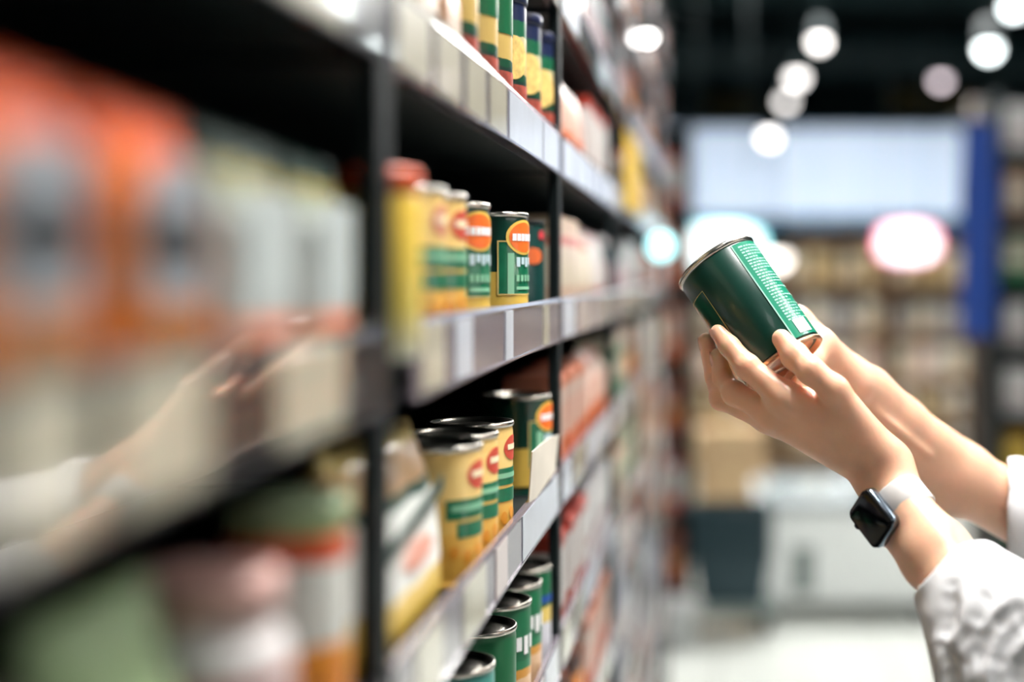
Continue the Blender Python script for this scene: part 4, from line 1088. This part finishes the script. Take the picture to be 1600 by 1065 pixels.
body_me = to_mesh('body', [weld([arm_left, arm_right, (V, Q)], [[Vector((0.30, 0.97, 0.97)), eL, shL + Vector((0, 0.03, -0.02)), Vector((0.67, 1.03, 1.29))],
                                                                [w3 + Vector((0.04, 0.01, -0.01)), eR, shR - Vector((0, 0.03, 0.02)), Vector((0.67, 1.16, 1.29))]])])
pobj('body', body_me, skin_material())
g5 = Grid((0.50, 0.95, 1.38), (0.80, 1.25, 1.78), 0.006); Hh = g5.new()
g5.add(Hh, Vector((0.675, 1.095, 1.64)), Vector((0.685, 1.095, 1.52)), 0.096, 0.085, 0.02)
pts5 = g5.pts((slice(0, g5.n[0]), slice(0, g5.n[1]), slice(0, g5.n[2])))
Hh = np.maximum(Hh, 0.605 + (1.70 - pts5[..., 2]) * 0.35 - pts5[..., 0])
V, Q = nets(Hh, g5.lo, 0.006)
pobj('hair', to_mesh('hair', [(V, Q)]), mat('hair_dark', srgb(40, 30, 26), rough=0.5, bump=0.4, bscale=150))
g6 = Grid((0.50, 0.86, 0.0), (0.84, 1.34, 0.96), 0.008); T = g6.new()
for y in (1.0, 1.19):
    g6.add(T, Vector((0.66, y, 0.86)), Vector((0.66, y, 0.50)), 0.105, 0.078, 0.03)
    g6.add(T, Vector((0.66, y, 0.50)), Vector((0.67, y, 0.09)), 0.078, 0.062, 0.02)
V, Q = nets(T, g6.lo, 0.008)
pobj('trousers', to_mesh('trousers', [(V, Q)]), mat('trouser_navy', srgb(40, 46, 60), rough=0.8))
for y in (1.0, 1.19):
    g7 = Grid((0.45, y - 0.07, -0.02), (0.78, y + 0.07, 0.14), 0.006); SH = g7.new()
    g7.add(SH, Vector((0.69, y, 0.045)), Vector((0.55, y, 0.035)), 0.042, 0.036, 0.01)
    ps = g7.pts((slice(0, g7.n[0]), slice(0, g7.n[1]), slice(0, g7.n[2])))
    SH = np.maximum(SH, 0.006 - ps[..., 2])
    V, Q = nets(SH, g7.lo, 0.006); pobj('shoe', to_mesh('shoe', [(V, Q)]), M_FRZ)
M_SHIRT = mat('shirt_white', srgb(222, 222, 224), rough=0.8, vary=0.03, bump=0.1, bscale=900)
pobj('shirt', to_mesh('shirt', [shirt]), M_SHIRT)
pobj('sleeve', to_mesh('sleeve', [sleeve_l]), M_SHIRT)
pobj('sleeve', to_mesh('sleeve', [sleeve_r]), M_SHIRT)

# fingernails, facing away from the can
M_NAIL = mat('nail', srgb(238, 190, 172), rough=0.25, coat=0.5)
def nail(tip, prev, out, r, w_=0.0058, l_=0.0065):
    d = (tip - prev).normalized(); out = (out - d * out.dot(d)).normalized(); s_ = d.cross(out)
    v, f = [], []; n = 8
    for j in range(n + 1):
        for i in range(n + 1):
            a, b = i / n * 2 - 1, j / n * 2 - 1
            aa, bb = a * math.sqrt(1 - b * b / 2), b * math.sqrt(1 - a * a / 2)
            ang = aa * 0.85
            v.append(tip + d * (bb * l_ - 0.001) + (out * math.cos(ang) + s_ * math.sin(ang)) * (r + 0.0002 - 0.0012 * max(0, bb) ** 2))
    for j in range(n):
        for i in range(n):
            a = j * (n + 1) + i; f.append((a, a + 1, a + n + 2, a + n + 1))
    pobj('fingernail', mesh('fingernail', v, f, True), M_NAIL)
def away(p):
    q = p - CANC; return q - DN * q.dot(DN)
nail(r_tip, r_dip, away(r_tip) + Vector((-0.02, 0, 0)), 0.0068)
nail(m_tip, m_dip, away(m_tip) + Vector((-0.03, 0.01, 0)), 0.0072)
nail(i_tip, i_dip, away(i_tip) + Vector((-0.03, 0.0, -0.01)), 0.0068)

# ------------------------------------------------------------------ wristwatch
def arm_r(q, seg=None):
    """radius of the wrist around W1 in direction q"""
    rs = np.linspace(0.005, 0.06, 400)
    p = np.array([tuple(W1 + q * float(r)) for r in rs], np.float32)
    idx = np.clip(np.round((p - g.lo) / g.h).astype(int), 0, g.n - 1)
    d = None
    for o1 in (off1, off2):
        c = capsule(p, W0 + o1 * 0.9, W1 + o1, 0.0185, 0.0185); c = np.minimum(c, capsule(p, W1 + o1, W2 + o1 * 0.9, 0.0185, 0.0225))
        d = c if d is None else smin(d, c, 0.014)
    return float(rs[np.argmax(d > 0)])
watch = empty('wristwatch', W1, label='square dark smartwatch with pale grey band on the nearer wrist', cat='watch')
def wobj(nm, me, m_, **kw): return obj(nm, me, m_, watch, **kw)
NB_, half = 60, 0.0122
v, f = [], []
for i in range(NB_):
    a = 2 * math.pi * i / NB_
    q = NF * math.cos(a) + SD * math.sin(a)
    r = arm_r(q) + 0.0006
    for (ww, rr) in ((-half, 0), (-half, 0.0018), (-half + 0.001, 0.0024), (half - 0.001, 0.0024), (half, 0.0018), (half, 0)):
        v.append(q * (r + rr) + AX * ww)
for i in range(NB_):
    for k in range(6):
        a, b = i * 6 + k, i * 6 + (k + 1) % 6; c, d = ((i + 1) % NB_) * 6 + (k + 1) % 6, ((i + 1) % NB_) * 6 + k
        f.append((a, b, c, d))
wobj('band', mesh('band', v, f, True), mat('band_grey', srgb(206, 202, 200), rough=0.55))
rw = arm_r(NF) + 0.0012
def rounded(nm, wx, wy, d0, d1, rc, m_, bev=0.002):
    """rounded slab: wx along the arm, wy around it, from d0 to d1 above the wrist"""
    outline = []
    for cx_, cy_, a0 in ((1, 1, 0), (-1, 1, 90), (-1, -1, 180), (1, -1, 270)):
        for k in range(7):
            a = math.radians(a0 + 15 * k); outline.append((cx_ * (wx - rc) + rc * math.cos(a), cy_ * (wy - rc) + rc * math.sin(a)))
    n = len(outline); v, f = [], []
    for d, ins in ((d0, bev), (d0 + bev, 0), (d1 - bev, 0), (d1 - bev * 0.3, bev * 0.4), (d1, bev)):
        for x, y in outline:
            s_ = (wx - ins) / wx; s2 = (wy - ins) / wy
            v.append(NF * (rw + d) + AX * (x * s_) + SD * (y * s2))
    for j in range(4):
        for k in range(n): f.append((j * n + k, j * n + (k + 1) % n, (j + 1) * n + (k + 1) % n, (j + 1) * n + k))
    f.append(tuple(range(n - 1, -1, -1))); f.append(tuple(4 * n + k for k in range(n)))
    return wobj(nm, mesh(nm, v, f, True), m_)
rounded('case', 0.0195, 0.0168, 0.0, 0.0088, 0.0062, mat('case_steel', srgb(120, 132, 144), rough=0.22, metal=1.0), 0.0016)
rounded('screen', 0.0188, 0.0161, 0.0080, 0.0110, 0.0058, mat('screen_glass', (0.002, 0.003, 0.005), rough=0.16, spec=0.25), 0.0022)
cr = lathe('crown', [(0.001, 0), (0.0032, 0.0002), (0.0035, 0.001), (0.0035, 0.003), (0.003, 0.0036), (0.001, 0.0037)], 20)
o = wobj('crown', cr, mat('crown_dark', srgb(40, 44, 50), rough=0.3, metal=0.8))
sgn = 1.0 if (SD.z < 0) else -1.0
yy = SD * sgn
pos = NF * (rw + 0.005) + yy * 0.0166 - AX * 0.008
o.matrix_local = Matrix(((AX.x, NF.x, yy.x, pos.x), (AX.y, NF.y, yy.y, pos.y), (AX.z, NF.z, yy.z, pos.z), (0, 0, 0, 1)))
